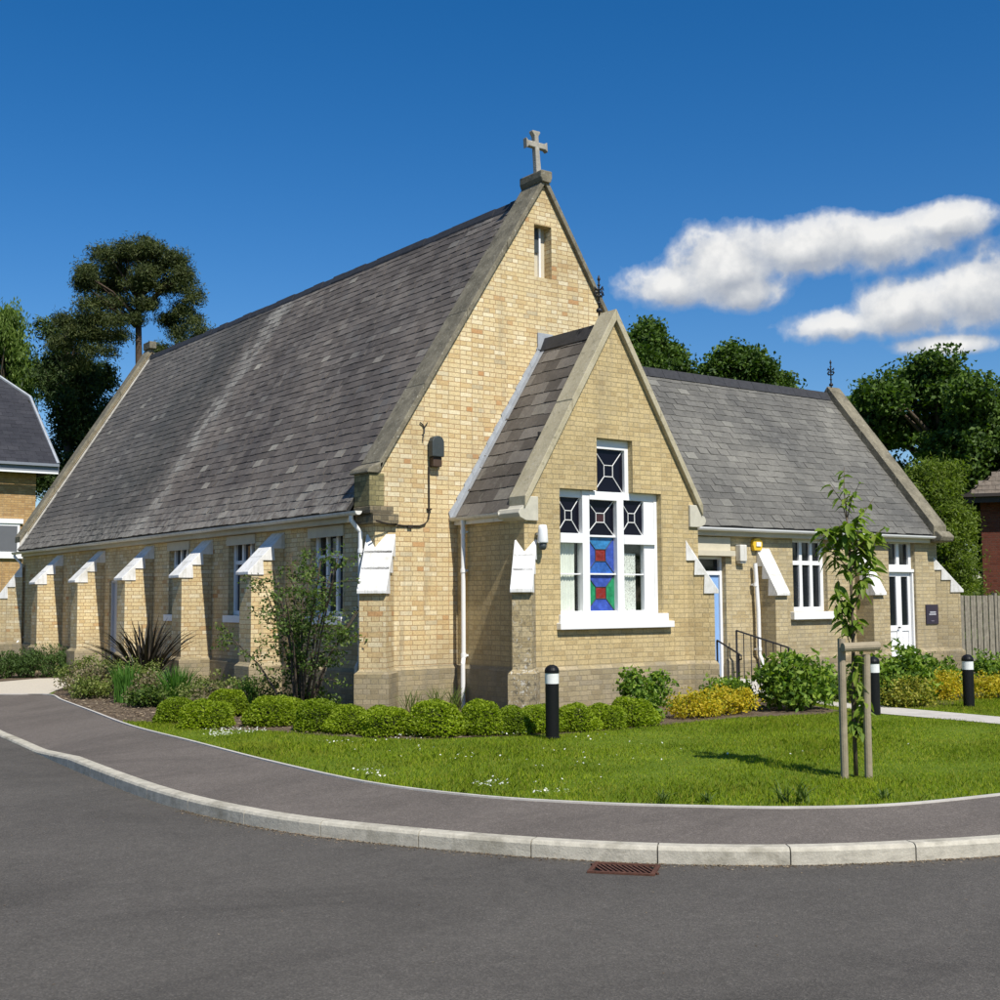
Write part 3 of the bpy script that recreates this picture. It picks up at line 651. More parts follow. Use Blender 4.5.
# slit vent in the gable
mb = MB(); mb.box(3.08, 3.45, .2, .26, 7.03, 7.93); part(mb, 'gable_vent', M['soffit'])
v = church.children[-1]
mb = MB(); mb.box(3.3, 3.335, .15, .199, 7.035, 7.925); mb.box(3.09, 3.299, .17, .199, 7.5, 7.92, 1); o = mb.build('louvre_bar', [M['white'], M['lamp_dark']]); o.parent = v
# ---- porch walls
D = 1.732; PXC = 3.28; PL, PR = 1.49, 5.05; ps, PHa = 1.638, 5.978
pz = lambda x: PHa - ps * abs(x - PXC)
cross = [(2.16, 1.42), (4.24, 1.42), (4.24, 3.31), (3.64, 3.31), (3.64, 4.12), (2.9, 4.12), (2.9, 3.31), (2.16, 3.31)]
mb = MB()
mb.wall([(PL, -.3), (PR, -.3), (PR, pz(PR)), (PXC, PHa), (PL, pz(PL))], [cross], fy(-D), .35, .3)
mb.wall(rect(-D + .002, .0, -.3, 2.9), [], fx(PL - .003), .3, .1); mb.wall(rect(-D + .002, .0, -.3, 2.9), [], fx(PR + .003, -1), .3, .1)
part(mb, 'porch_wall', M['brick_porch'], label='paler buff brick of the projecting porch gable')
mb = MB(); mb.box(PL - .06, PR + .06, -D - .06, -D + .02, -.3, .6); mb.box(PL - .06, PL + .02, -D, -.06, -.3, .6); mb.box(PR - .02, PR + .06, -D, 0, -.3, .6)
mb.add([(PL - .06, -D - .06, .6), (PR + .06, -D - .06, .6), (PR + .06, -D, .66), (PL - .06, -D, .66)], [(0, 1, 2, 3)])
mb.add([(PL - .06, -D, .6), (PL - .06, 0, .6), (PL, 0, .66), (PL, -D, .66)], [(0, 1, 2, 3)])
part(mb, 'plinth', M['brick_plinth'])
# ---- annex walls
AXE = 14.05; AYR, AZR = 2.5, 6.3; asl = (6.3 - 2.94) / 2.7
AWIN = (9.38, 10.4); ADR = (12.37, 13.27); BDR = (6.68, 7.52)
holes = [rect(AWIN[0], AWIN[1], 1.38, 2.82), rect(ADR[0], ADR[1], .18, 2.86), rect(BDR[0], BDR[1], .2, 2.42)]
az_ = lambda y: AZR - asl * abs(y - AYR) - .06
mb = MB()
mb.wall(rect(W + .002, AXE - .002, -.3, 2.9), holes, fy(0.003), .3, .24)
mb.wall([(0.007, -.3), (4.996, -.3), (4.996, az_(5)), (AYR, az_(AYR)), (0.007, az_(0))], [], fx(AXE + .003, -1), .3, .1)
mb.wall(rect(W + .002, AXE - .002, -.3, 2.9), [], fy(5.0, -1), .3, .24)
part(mb, 'annex_wall', M['brick_annex'], label='stone coloured brick of the low annex')
mb = MB()
for a, b in [(7.5, 8.35), (8.8, 11.1), (11.5, 12.3), (13.3, AXE + .06)]:
    mb.box(a, b, -.06, .02, -.3, .5); mb.add([(a, -.06, .5), (b, -.06, .5), (b, .003, .56), (a, .003, .56)], [(0, 1, 2, 3)])
mb.box(AXE - .02, AXE + .06, -.02, 5, -.3, .5)
part(mb, 'plinth', M['brick_plinth'])

# ---- roofs: real overlapping slates on a deck
def slates(mb, O, U, Vv, Nn, lu, lv, sw, sh, skip=None, tilt=.016, m=0):
    O, U, Vv, Nn = V3(O), V3(U).normalized(), V3(Vv).normalized(), V3(Nn).normalized()
    rows = int(lv / sh) + 1
    for r in range(rows):
        v0 = r * sh; v1 = min(lv, v0 + sh * 1.25); off = (r % 2) * sw / 2 + random.uniform(-.012, .012); u = -off
        while u < lu:
            a, b = max(0, u), min(lu, u + sw * random.uniform(.97, 1.0) - .003); u += sw
            if b - a < .01 or (skip and skip(O + U * (a + b) / 2 + Vv * (v0 + sh / 2))): continue
            j = random.gauss(0, .006); k = random.gauss(0, .0028); t0 = tilt * .62 + .004 + random.uniform(0, .007); q = random.gauss(0, .0035)
            P = [(a, v0 + j + q, t0 + k), (b, v0 + j - q, t0 - k), (b, v1, .006), (a, v1, .006)]
            top = [O + U * x + Vv * y + Nn * z for x, y, z in P]; bot = [O + U * x + Vv * y + Nn * (z - .009) for x, y, z in P]
            mb.add(top + bot, [(0, 1, 2, 3), (0, 4, 5, 1), (1, 5, 6, 2), (0, 3, 7, 4)], m)
def deck(mb, O, U, Vv, Nn, lu, lv, m=1, t=.05):
    mb.lbox(O, V3(U).normalized(), V3(Vv).normalized(), V3(Nn).normalized(), 0, lu, 0, lv, -t, .0, m)
zr = lambda x: Hr - s * abs(x - AX)
y0, y1 = .44, LN - .36
mb = MB(); sl_ = math.hypot(1, s); lv = (AX + .24) * sl_
for side in (-1, 1):
    O = (AX + side * (AX + .24), y0, Hr - s * (AX + .24)); Vd = (-side, 0, s); Nd = (side * s, 0, 1)
    slates(mb, O, (0, 1, 0), Vd, Nd, y1 - y0, lv, .28, .165); deck(mb, O, (0, 1, 0), Vd, Nd, y1 - y0, lv)
part(mb, 'nave_roof', [M['slate_nave'], M['roofdeck']], fixn=False, label='long steep purple grey slate roof with a pale lichen streak')
mb = MB()
y = y0
while y < y1 - .1:
    e = min(y1, y + .45); jr = random.uniform(-.012, .012); mb.prism([(-.09, -.09 * s + .03), (-.085, -.085 * s + .055), (-.02, .055), (.02, .055), (.085, -.085 * s + .055), (.09, -.09 * s + .03), (0, .02)], lambda a, b, d: (AX + a, d, Hr + b + jr), y + .004, e - .004); y = e
part(mb, 'ridge_tiles', M['ridge'])
# porch roof
PHr = 5.9; pr = 1.575
mb = MB(); lv = (PXC - 1.4) * math.hypot(1, pr)
for side in (-1, 1):
    O = (PXC + side * (PXC - 1.4), -1.43, PHr - pr * (PXC - 1.4)); Vd = (-side, 0, pr); Nd = (side * pr, 0, 1)
    slates(mb, O, (0, 1, 0), Vd, Nd, 1.43, lv, .34, .235); deck(mb, O, (0, 1, 0), Vd, Nd, 1.43, lv)
part(mb, 'porch_roof', [M['slate_porch'], M['roofdeck']], fixn=False, label='small steep slate roof of the porch')
mb = MB()
for a, b in [(-1.43, -.96), (-.96, -.5), (-.5, -.02)]:
    mb.prism([(-.12, -.12 * pr + .06), (-.02, .1), (.02, .1), (.12, -.12 * pr + .06), (0, .04)], lambda p, q, d: (PXC + p, d, PHr + q), a + .004, b)
part(mb, 'ridge_tiles', M['ridge'])
mb = MB()   # stepped lead flashing where the porch roof meets the gable
for side in (-1, 1):
    for i in range(13):
        t0, t1 = i / 13, (i + 1) / 13; xa = 1.36 + (PXC - 1.36) * t0; xb = 1.36 + (PXC - 1.36) * t1; f = lambda x: PHr - pr * (PXC - x) + .03
        A_ = [(xa, f(xa)), (xb, f(xb)), (xb - .02, f(xb) + .085), (xa - .035, f(xa) + random.uniform(.08, .11))]
        if side > 0: A_ = [(2 * PXC - x, z) for x, z in A_]
        mb.prism(A_, fy(0, -1), .004, .018 + .003 * (i % 2))
        mb.add([(A_[0][0], -.004, A_[0][1] + .008), (A_[1][0], -.004, A_[1][1] + .008), (A_[1][0], -.13, A_[1][1] + .008), (A_[0][0], -.13, A_[0][1] + .008)], [(0, 1, 2, 3)])
mb.box(PXC - .16, PXC + .16, -.03, -.002, PHr - .1, PHr + .18)
part(mb, 'flashing', M['lead'])
# annex roof
mb = MB(); lv = 2.68 * math.hypot(1, asl)
inside = lambda p: (p.y < .62 and p.x < 6.6) or p.z < zr(p.x) - .15 and p.x < W
for side in (-1, 1):
    O = (4.6, AYR + side * 2.68, AZR - asl * 2.68); Vd = (0, -side, asl); Nd = (0, side * asl, 1)
    slates(mb, O, (1, 0, 0), Vd, Nd, 13.66 - 4.6, lv, .29, .175, skip=inside)
    mb.lbox(O, (1, 0, 0), V3(Vd).normalized(), V3(Nd).normalized(), 2.0, 13.66 - 4.6, 0, lv, -.05, 0, 1)
part(mb, 'annex_roof', [M['slate_annex'], M['roofdeck']], fixn=False, label='lower blue grey slate roof of the annex')
mb = MB(); x = 5.2
while x < 13.6:
    e = min(13.64, x + .45); mb.prism([(-.13, -.13 * asl + .05), (-.02, .09), (.02, .09), (.13, -.13 * asl + .05), (0, .03)], lambda p, q, d: (d, AYR + p, AZR + q), x + .004, e - .003); x = e
part(mb, 'ridge_tiles', M['ridge'])

# ---- copings
def coping(mb, xc, za, sl, hx, d0, d1, to3, th=.2, low=0, step=.9):
    """chevron of stones: from low end to the apex on both sides, thin joints between the stones"""
    for sg in (-1, 1):
        n = max(2, int(hx / step * 1.2)); 
        for i in range(n):
            a, b = hx * i / n, hx * (i + 1) / n; g = .004
            a2 = a if i == 0 else a + g
            z = lambda q: za - sl * q
            j = random.uniform(-.006, .006)
            poly = [(xc + sg * a2, z(a2) + low), (xc + sg * b, z(b) + low), (xc + sg * b, z(b) + low + th + j), (xc + sg * a2, z(a2) + low + th + j)]
            mb.prism(poly, to3, d0, d1)
mb = MB(); coping(mb, AX, Ha, s, AX - .04, -.07, .5, fy(0), .15, .004)
part(mb, 'gable_coping', M['stone_nave'], bevel=.015)
mb = MB(); coping(mb, AX, Ha, s, AX + .2, LN - .4, LN + .04, fy(0), .16, .004)
mb.box(AX - .1, AX + .1, LN - .5, LN, Ha + .1, Ha + .3)
part(mb, 'gable_coping', M['stone_nave'], bevel=.015)
mb = MB()   # flashing beside the far coping
for i in range(1):
    f = lambda x: zr(x) + .035
    mb.add([(-.2, LN - .52, f(-.2)), (-.2, LN - .405, f(-.2)), (AX, LN - .405, f(AX)), (AX, LN - .52, f(AX))], [(0, 1, 2, 3)])
    mb.add([(-.2, LN - .403, f(-.2)), (AX, LN - .403, f(AX)), (AX, LN - .403, f(AX) + .1), (-.2, LN - .403, f(-.2) + .1)], [(0, 1, 2, 3)])
part(mb, 'flashing', simple('pale_mortar_fillet', (.5, .48, .43), .9, .2, .25, 6, .3))
mb = MB(); coping(mb, PXC, PHa, ps, 1.83, -.08, .32, fy(-D), .18, .004)
part(mb, 'gable_coping', M['stone_porch'], bevel=.012, label='clean pale stone coping of the porch gable')
mb = MB(); coping(mb, AYR, AZR, asl, 2.72, 13.66, AXE + .06, fx(0), .22, .02)
part(mb, 'gable_coping', M['stone_nave'], bevel=.015)
# apex block, cross
mb = MB(); mb.prism([(-.09, -.1), (.09, -.1), (.12, -.02), (.12, .1), (-.12, .1), (-.12, -.02)], lambda a, b, d: (AX + a, d, Ha + .12 + b), -.11, .5)
part(mb, 'apex_stone', M['stone_nave'], bevel=.02)
mb = MB()
cz0 = Ha + .215
def flared(c, ax_, ln, w0, w1):
    return [(-w0, 0), (w0, 0), (w0, ln * .7), (w1, ln), (-w1, ln), (-w0, ln * .7)]
cp = [(-.05, 0), (.05, 0), (.042, .43), (.18, .43), (.225, .39), (.225, .57), (.18, .53), (.042, .53), (.042, .63), (.085, .69), (.085, .72), (-.085, .72), (-.085, .69), (-.042, .63), (-.042, .53), (-.18, .53), (-.225, .57), (-.225, .39), (-.18, .43), (-.042, .43)]
mb.prism(cp, lambda a, b, d: (AX - .04 + a - b * .07, .1 + d, cz0 + b), -.05, .05)
part(mb, 'stone_cross', M['stone_cross'], bevel=.012)
# kneelers
mb = MB()
mb.box(-.12, .14, -.035, .43, 3.06, 3.56)
part(mb, 'kneeler', M['brick_moss'], bevel=.01)
mb = MB(); mb.box(-.13, .28, -.075, .43, 2.95, 3.06); mb.box(-.1, .35, -.11, .43, 2.8, 2.95)
part(mb, 'kneeler_corbel', M['brick_kneeler'], bevel=.01)
mb = MB(); mb.prism([(-.17, 3.56), (.03, 3.56), (.1, 3.66), (.12, 3.76), (-.02, 3.7), (-.15, 3.63)], fy(0), -.07, .5); part(mb, 'kneeler_cap', M['stone_nave'], bevel=.02)
for sg in (-1, 1):
    mb = MB(); q = [(1.83 + .03, 2.99), (1.9, 2.97), (1.93, 2.91), (1.9, 2.85), (1.78, 2.8), (1.56, 2.8), (1.56, 3.16), (1.72, 3.16)]
    mb.prism([(PXC + sg * a, b) for a, b in q], fy(-D), -.045, .5); part(mb, 'kneeler', M['stone_block'], bevel=.01)
mb = MB(); mb.prism([(-.36, 2.83), (.1, 2.8), (.1, 3.05), (-.28, 3.05), (-.4, 2.93)], fx(0), 13.68, AXE + .08); part(mb, 'kneeler', M['stone_nave'], bevel=.02)
for xx in (W - .02,):
    mb = MB(); mb.box(xx - .25, xx + .16, -.08, .5, 3.0, 3.4); part(mb, 'kneeler', M['brick_kneeler'], bevel=.01)

# ---- buttresses (a brick pier with its painted stone cap)
def buttress(pos, out, w, d, zt_wall, zt_out, ztip, mat, plinth=True, cap_steps=3, zb=.58, pm='brick_plinth'):
    """out: outward unit direction in plan; pier width w, depth d"""
    O = V3(pos); Nn = V3(out).normalized(); U = V3((-Nn.y, Nn.x, 0)); Z = V3((0, 0, 1))
    b = MB()
    prof = [(0, -.3), (d, -.3), (d, ztip + .0), (0, zt_wall - .04)]
    b.prism(prof, lambda a, z, q: O + Nn * a + Z * z + U * q, -w / 2, w / 2)
    o = part(b, 'buttress', mat)
    c = MB(); dz = (zt_wall - ztip) / cap_steps
    for i in range(cap_steps):
        a0, a1 = d * i / cap_steps, d * (i + 1) / cap_steps + (.07 if i == cap_steps - 1 else .03)
        z0 = zt_wall - dz * i; sl2 = dz / (d / cap_steps); f = lambda a: zt_wall + .03 - sl2 * a * 1.0
        poly = [(a0, f(a0) + .012 * i * 0), (a1, f(a1)), (a1, f(a1) - .05), (a0 - .02 if i else a0, f(a1) - .05)]
        c.prism(poly, lambda a, z, q: O + Nn * a + Z * z + U * q, -w / 2 - .025 + .002 * i, w / 2 + .025 - .002 * i)
    cc = c.build('buttress_cap', M['white_worn'], bevel=.008); cc.parent = o
    if plinth:
        p_ = MB(); p_.lbox(O, U, Z, Nn, -w / 2 - .06, w / 2 + .06, -.3, zb, -.02, d + .06)
        p_.add([O + U * a + Z * zz + Nn * n_ for a, zz, n_ in [(-w / 2 - .06, zb, d + .06), (w / 2 + .06, zb, d + .06), (w / 2, zb + .06, d), (-w / 2, zb + .06, d)]], [(0, 1, 2, 3)])
        for sg in (-1, 1):
            p_.add([O + U * a + Z * zz + Nn * n_ for a, zz, n_ in [(sg * (w / 2 + .06), zb, d + .06), (sg * (w / 2 + .06), zb, 0), (sg * w / 2, zb + .06, 0), (sg * w / 2, zb + .06, d)]], [(0, 1, 2, 3)])
        q = p_.build('buttress_plinth', M[pm]); q.parent = o
    return o
for yy in (2.97, 5.9, 8.82, 11.74, 14.68):
    buttress((0, yy + .22, 0), (-1, 0, 0), .44, .6, 2.78, 2.2, 2.18, M['brick_nave'])
buttress((.14, .06, 0), (-1, -1, 0), .4, .52, 2.62, 1.9, 1.87, M['brick_nave'])
buttress((.1, LN - .1, 0), (-1, 1, 0), .5, .62, 2.62, 1.9, 1.87, M['brick_nave'])
buttress((PL + .1, -D + .1, 0), (-1, -1, 0), .28, .5, 2.5, 1.9, 1.86, M['brick_lichen'], zb=.6, pm='brick_lichen')
buttress((PR - .16, -D + .12, 0), (1, -1, 0), .3, .44, 2.56, 1.9, 1.86, M['brick_porch'], zb=.6)
buttress((8.53, 0, 0), (0, -1, 0), .32, .43, 2.56, 1.85, 1.83, M['brick_annex'], zb=.5)
buttress((11.42, 0, 0), (0, -1, 0), .32, .43, 2.56, 1.85, 1.83, M['brick_annex'], zb=.5)
buttress((AXE + .0, .15, 0), (1, -1, 0), .32, .55, 2.5, 1.88, 1.85, M['brick_annex'], zb=.5)

# ---- gutters and downpipes
def gutter(mb, a, b, r=.06, m=0):
    a, b = V3(a), V3(b); t = (b - a).normalized(); nrm = V3((0, 0, 1)).cross(t).normalized(); k = 8; vs = []
    for p in (a, b):
        for rr in (r, r - .008):
            for i in range(k + 1):
                q = math.pi * i / k; vs.append(p + nrm * math.cos(q) * rr - V3((0, 0, 1)) * math.sin(q) * rr)
    n = k + 1
    fs = [(i, i + 1, 2 * n + i + 1, 2 * n + i) for i in range(k)] + [(n + i, 3 * n + i, 3 * n + i + 1, n + i + 1) for i in range(k)]
    fs += [(0, 2 * n, 3 * n, n), (k, n + k, 3 * n + k, 2 * n + k), tuple(range(n)), tuple(range(2 * n, 3 * n))]
    mb.add(vs, fs, m)
mb = MB(); gutter(mb, (-.24, .08, 2.99), (-.24, LN + .02, 2.97)); part(mb, 'gutter', M['gutter'], fixn=True)
mb = MB(); mb.box(-.15, -.12, .44, LN - .4, 2.87, 3.0); mb.box(-.15, -.004, .44, LN - .4, 2.845, 2.87); part(mb, 'fascia', M['soffit'])
for a, b in [(.92, 2.09), (4.05, 5.23), (6.95, 8.05)]:
    mb = MB(); mb.box(-.03, -.004, a, b, 2.66, 2.83); part(mb, 'frieze_board', M['soffit'])
mb = MB(); gutter(mb, (W + .24, .6, 2.99), (W + .24, LN, 2.97)); part(mb, 'gutter', M['gutter'])
mb = MB(); gutter(mb, (1.39, -1.3, 2.94), (1.39, -.01, 2.93)); mb.box(1.42, 1.45, -1.3, -.02, 2.84, 2.95); mb.box(1.42, 1.49, -1.3, -.02, 2.815, 2.84); part(mb, 'gutter', M['gutter'])
mb = MB(); gutter(mb, (PR + .1, -1.3, 2.94), (PR + .1, -.01, 2.93)); part(mb, 'gutter', M['gutter'])
mb = MB(); gutter(mb, (AXE - .02, -.19, 2.935), (W + .05, -.19, 2.935)); part(mb, 'gutter', M['white'])
mb = MB(); mb.box(W + .02, AXE - .4, -.12, -.09, 2.815, 2.945); mb.box(W + .02, AXE - .4, -.12, .0, 2.795, 2.815); part(mb, 'fascia', M['soffit'])
mb = MB(); gutter(mb, (W + .05, 5.19, 2.935), (AXE - .02, 5.19, 2.935)); part(mb, 'gutter', M['white'])
def downpipe(pts, brackets, off, r=.035, mat='white'):
    mb = MB(); mb.tube(pts, r, 12)
    for z in brackets:
        p = [q for q in pts if True]; x, y = next(((a[0], a[1]) for a, b in zip(pts, pts[1:]) if min(a[2], b[2]) - .01 <= z <= max(a[2], b[2]) + .01), pts[0][:2])
        mb.lathe((x, y, z - .03), [(r + .009, 0), (r + .009, .06)], 12); mb.box(x - .05 + off[0], x + .05 + off[0], y - .02 + off[1], y + .02 + off[1], z - .015, z + .015)
    return part(mb, 'downpipe', M[mat], smooth=False)
downpipe([(-.24, .3, 2.93), (-.24, .3, 2.86), (-.09, .28, 2.68), (-.09, .28, .75), (-.15, .28, .66), (-.15, .28, .0)], [2.4, 1.5, .78], (.06, 0))
downpipe([(1.39, -.3, 2.88), (1.39, -.3, 2.84), (1.41, -.28, 2.76), (1.41, -.28, .78), (1.37, -.32, .68), (1.37, -.32, -.02)], [2.7, 2.1, .8], (.05, 0))
downpipe([(8.2, -.1, 2.3), (8.24, -.12, 1.4), (8.24, -.12, .6), (8.26, -.16, .5), (8.26, -.16, -.02)], [1.9, .7], (0, .06), .04)
downpipe([(-.24, LN - .1, 2.93), (-.24, LN - .1, 2.86), (-.09, LN - .2, 2.66), (-.09, LN - .2, .7), (-.15, LN - .2, .6), (-.15, LN - .2, 0)], [2.2, .75], (.06, 0))

# ---- windows and doors
def window(O, U, Nn, w, h, cols, rows, fr=.06, mul=.055, sill=None, pane=M['glass'], parent=None, name='window', setback=.1, label=None):
    """rows: list of heights of the horizontal bars' centres"""
    O, U, Nn = V3(O), V3(U), V3(Nn); Z = V3((0, 0, 1)); b = MB(); n0, n1 = -setback - .07, -setback
    bx = lambda u0, u1, w0, w1, a=n0, c=n1: b.lbox(O, U, Z, Nn, u0, u1, w0, w1, a, c)
    bx(.002, fr, .002, h - .002); bx(w - fr, w - .002, .002, h - .002); bx(fr, w - fr, h - fr, h - .002); bx(fr, w - fr, .002, fr)
    iw = (w - 2 * fr - (cols - 1) * mul) / cols
    for i in range(1, cols):
        u = fr + i * iw + (i - 1) * mul; bx(u, u + mul, fr, h - fr, n0, n1 - .004)
    rb = sorted(rows)
    for i in range(cols):
        u = fr + i * (iw + mul)
        for r in rb: bx(u, u + iw, r - mul / 2, r + mul / 2, n0, n1 - .008)
    o = b.build(name, M['white'], None, bevel=.004); o.parent = parent or church
    if label: o['label'] = label
    ys = [fr] + sum([[r - mul / 2, r + mul / 2] for r in rb], []) + [h - fr]
    for i in range(cols):
        u = fr + i * (iw + mul)
        for k in range(0, len(ys), 2):
            g = MB(); g.lbox(O, U, Z, Nn, u - .004, u + iw + .004, ys[k] - .004, ys[k + 1] + .004, n0 + .015, n0 + .023)
            gp = g.build('pane', pane); gp.parent = o
    if sill:
        q = MB(); q.lbox(O, U, Z, Nn, -sill[0], w + sill[0], -sill[1], -.001, -setback, sill[2]); sp = q.build('sill', M['white'], bevel=.008); sp.parent = o
    return o
for a, b in NW:
    window((0, b, 1.4), (0, -1, 0), (-1, 0, 0), b - a, 1.42, 3, [.95], fr=.08, mul=.07, sill=(.08, .13, .08))
window((AWIN[0], 0.003, 1.38), (1, 0, 0), (0, -1, 0), AWIN[1] - AWIN[0], 1.44, 3, [.95], fr=.09, mul=.085, sill=(.1, .15, .1))
# white glazed double door of the annex with fanlight
d_ = window((ADR[0], .003, 2.24), (1, 0, 0), (0, -1, 0), ADR[1] - ADR[0], .62, 2, [], fr=.09, mul=.1, name='fanlight')
mb = MB(); dw = ADR[1] - ADR[0]
mb.lbox((ADR[0], .003, .18), (1, 0, 0), (0, 0, 1), (0, -1, 0), .002, dw - .002, 1.995, 2.058, -.17, -.03)
for u0, u1 in ((.002, .05), (dw - .05, dw - .002)): mb.lbox((ADR[0], .003, .18), (1, 0, 0), (0, 0, 1), (0, -1, 0), u0, u1, 0, 1.995, -.17, -.05)
dl = part(mb, 'door', M['white'], label='white double door with tall dark glazed panels')
for k in (0, 1):
    u0 = .052 + k * (dw - .104) / 2; u1 = u0 + (dw - .104) / 2 - .003; b = MB(); O = (ADR[0], .003, .18)
    bx = lambda a0, a1, w0, w1, n0=-.15, n1=-.1: b.lbox(O, (1, 0, 0), (0, 0, 1), (0, -1, 0), a0, a1, w0, w1, n0, n1)
    bx(u0, u0 + .085, .01, 1.99); bx(u1 - .085, u1, .01, 1.99); bx(u0 + .085, u1 - .085, 1.9, 1.99); bx(u0 + .085, u1 - .085, .76, .88); bx(u0 + .085, u1 - .085, .01, .14)
    bx(u0 + .085, u1 - .085, .14, .76, -.14, -.118); bx(u0 + .12, u1 - .12, .2, .66, -.14, -.106)
    lf = b.build('door_leaf', M['white'], bevel=.004); lf.parent = dl
    g = MB(); g.lbox(O, (1, 0, 0), (0, 0, 1), (0, -1, 0), u0 + .08, u1 - .08, .87, 1.91, -.135, -.127); gp = g.build('pane', M['glass']); gp.parent = dl
b = MB(); O = V3((ADR[0] + dw / 2 - .05, -.0, 1.02)); b.box(O.x - .01, O.x + .01, .06, .1, 1.0, 1.03); b.box(O.x - .05, O.x + .01, .045, .06, 1.005, 1.025); hh = b.build('door_handle', M['iron']); hh.parent = dl
# light blue door by the porch
bw = BDR[1] - BDR[0]; O = (BDR[0], .003, .2)
mb = MB()
for u0, u1 in ((.002, .06), (bw - .06, bw - .002)): mb.lbox(O, (1, 0, 0), (0, 0, 1), (0, -1, 0), u0, u1, 0, 2.218, -.2, -.1)
mb.lbox(O, (1, 0, 0), (0, 0, 1), (0, -1, 0), .06, bw - .06, 1.88, 1.95, -.2, -.1); mb.lbox(O, (1, 0, 0), (0, 0, 1), (0, -1, 0), .06, bw - .06, 2.17, 2.218, -.2, -.1)
bd = part(mb, 'door', M['white'], label='light blue door in a white frame beside the porch')
mb = MB(); mb.lbox(O, (1, 0, 0), (0, 0, 1), (0, -1, 0), .062, bw - .062, .005, 1.878, -.19, -.14)
for k in range(4): mb.lbox(O, (1, 0, 0), (0, 0, 1), (0, -1, 0), .1 + k * .165, .1 + k * .165 + .135, .1, 1.78, -.14, -.134)
q = mb.build('door_leaf', M['blue']); q.parent = bd
mb = MB(); mb.lbox(O, (1, 0, 0), (0, 0, 1), (0, -1, 0), .055, bw - .055, 1.945, 2.175, -.17, -.16); q = mb.build('pane', M['glass']); q.parent = bd
mb = MB(); mb.box(BDR[0] - .1, BDR[1] + .14, -.12, .002, 2.425, 2.52); mb.box(BDR[0] - .05, BDR[1] + .1, -.03, .002, 2.52, 2.77); part(mb, 'door_lintel', M['soffit'])
mb = MB(); mb.box(6.5, 7.62, -.95, .0, -.3, .19); mb.box(6.5, 7.62, -1.3, -.952, -.3, .08); part(mb, 'doorstep', M['concrete'], bevel=.015)
# grey side door of the nave
mb = MB(); O = (0, NDOOR[1], .06); dw = NDOOR[1] - NDOOR[0]
for u0, u1 in ((.002, .06), (dw - .06, dw - .002)): mb.lbox(O, (0, -1, 0), (0, 0, 1), (-1, 0, 0), u0, u1, 0, 2.078, -.16, -.04)
mb.lbox(O, (0, -1, 0), (0, 0, 1), (-1, 0, 0), .06, dw - .06, 2.02, 2.078, -.16, -.04)
nd = part(mb, 'door', M['greydoor'], label='plain grey side door between the nave buttresses')
mb = MB(); mb.lbox(O, (0, -1, 0), (0, 0, 1), (-1, 0, 0), .062, dw - .062, .01, 2.018, -.14, -.09); q = mb.build('door_leaf', M['greydoor']); q.parent = nd

# ---- the cross-shaped porch window
b = MB(); O = (0, -D, 0); bx = lambda x0, x1, z0, z1, n0=.1, n1=.2, m=0: b.box(x0, x1, -D + n0, -D + n1, z0, z1, m)
zt, zc = 3.31, 4.12
bx(2.163, 2.225, 1.423, zt - .003); bx(4.175, 4.237, 1.423, zt - .003)
bx(2.225, 2.66, zt - .12, zt - .003); bx(3.5, 4.175, zt - .12, zt - .003)
bx(2.66, 2.8, 1.423, 3.3, .07); bx(3.36, 3.5, 1.423, 3.3, .07)
bx(2.903, 2.965, 3.3, zc - .003); bx(3.56, 3.637, 3.3, zc - .003); bx(2.965, 3.56, zc - .15, zc - .003)
bx(2.8, 3.36, 3.17, 3.3, .06); bx(2.225, 2.66, 2.5, 2.645, .06); bx(3.5, 4.175, 2.5, 2.645, .06)
bx(2.225, 2.66, 1.423, 1.47); bx(2.8, 3.36, 1.423, 1.47); bx(3.5, 4.175, 1.423, 1.47)
bx(2.66, 2.802, 3.3, 3.305); bx(2.8, 2.903, 3.3, 3.306); bx(3.36, 3.5, 3.3, 3.306)
bx(2.225, 2.66, 2.02, 2.04, .13, .17); bx(3.5, 4.175, 2.02, 2.04, .13, .17); bx(2.8, 3.36, 2.6, 2.63, .11, .18); bx(2.8, 3.36, 2.02, 2.045, .11, .18)
bx(3.96, 4.175, 1.47, 2.5, .11, .2); bx(3.96, 4.175, 2.645, 3.19, .11, .2)
pw = part(b, 'window', M['white'], bevel=.006, label='cross shaped white window with stained glass centre')
b = MB(); b.box(2.08, 4.4, -D - .1, -D + .1, 1.2, 1.3); b.box(2.12, 4.33, -D - .045, -D + .1, 1.3, 1.421); o = b.build('sill', M['white'], bevel=.01); o.parent = pw
yg = -D + .155
def stained(x0, x1, z0, z1, mats, k=.24, lead=True):
    cx, cz_ = (x0 + x1) / 2, (z0 + z1) / 2; a, c = (x1 - x0) * k * .62, (z1 - z0) * k * .55
    g = MB(); Q = [(x0, z0), (x1, z0), (x1, z1), (x0, z1)]; R = [(cx - a, cz_ - c), (cx + a, cz_ - c), (cx + a, cz_ + c), (cx - a, cz_ + c)]
    for i in range(4):
        j = (i + 1) % 4; g.add([(p[0], yg, p[1]) for p in (Q[i], Q[j], R[j], R[i])], [(0, 1, 2, 3)], i)
    g.add([(p[0], yg, p[1]) for p in R], [(0, 1, 2, 3)], 4)
    o = g.build('stained_pane', [M[m] for m in mats]); o.parent = pw
    if True:
        l = MB(); t = .008 if lead else .006
        for i in range(4):
            for p, q in ((Q[i], R[i]), (R[i], R[(i + 1) % 4])): l.tube([(p[0], yg - .006, p[1]), (q[0], yg - .006, q[1])], t, 5)
        o2 = l.build('leading', M['band'] if lead else M['lamp_dark']); o2.parent = pw
nv = 'glass_navy'
stained(2.965, 3.56, 3.3, zc - .15, [nv] * 5); stained(2.225, 2.66, 2.645, zt - .12, [nv] * 5); stained(3.5, 3.96, 2.645, zt - .12, [nv] * 5)
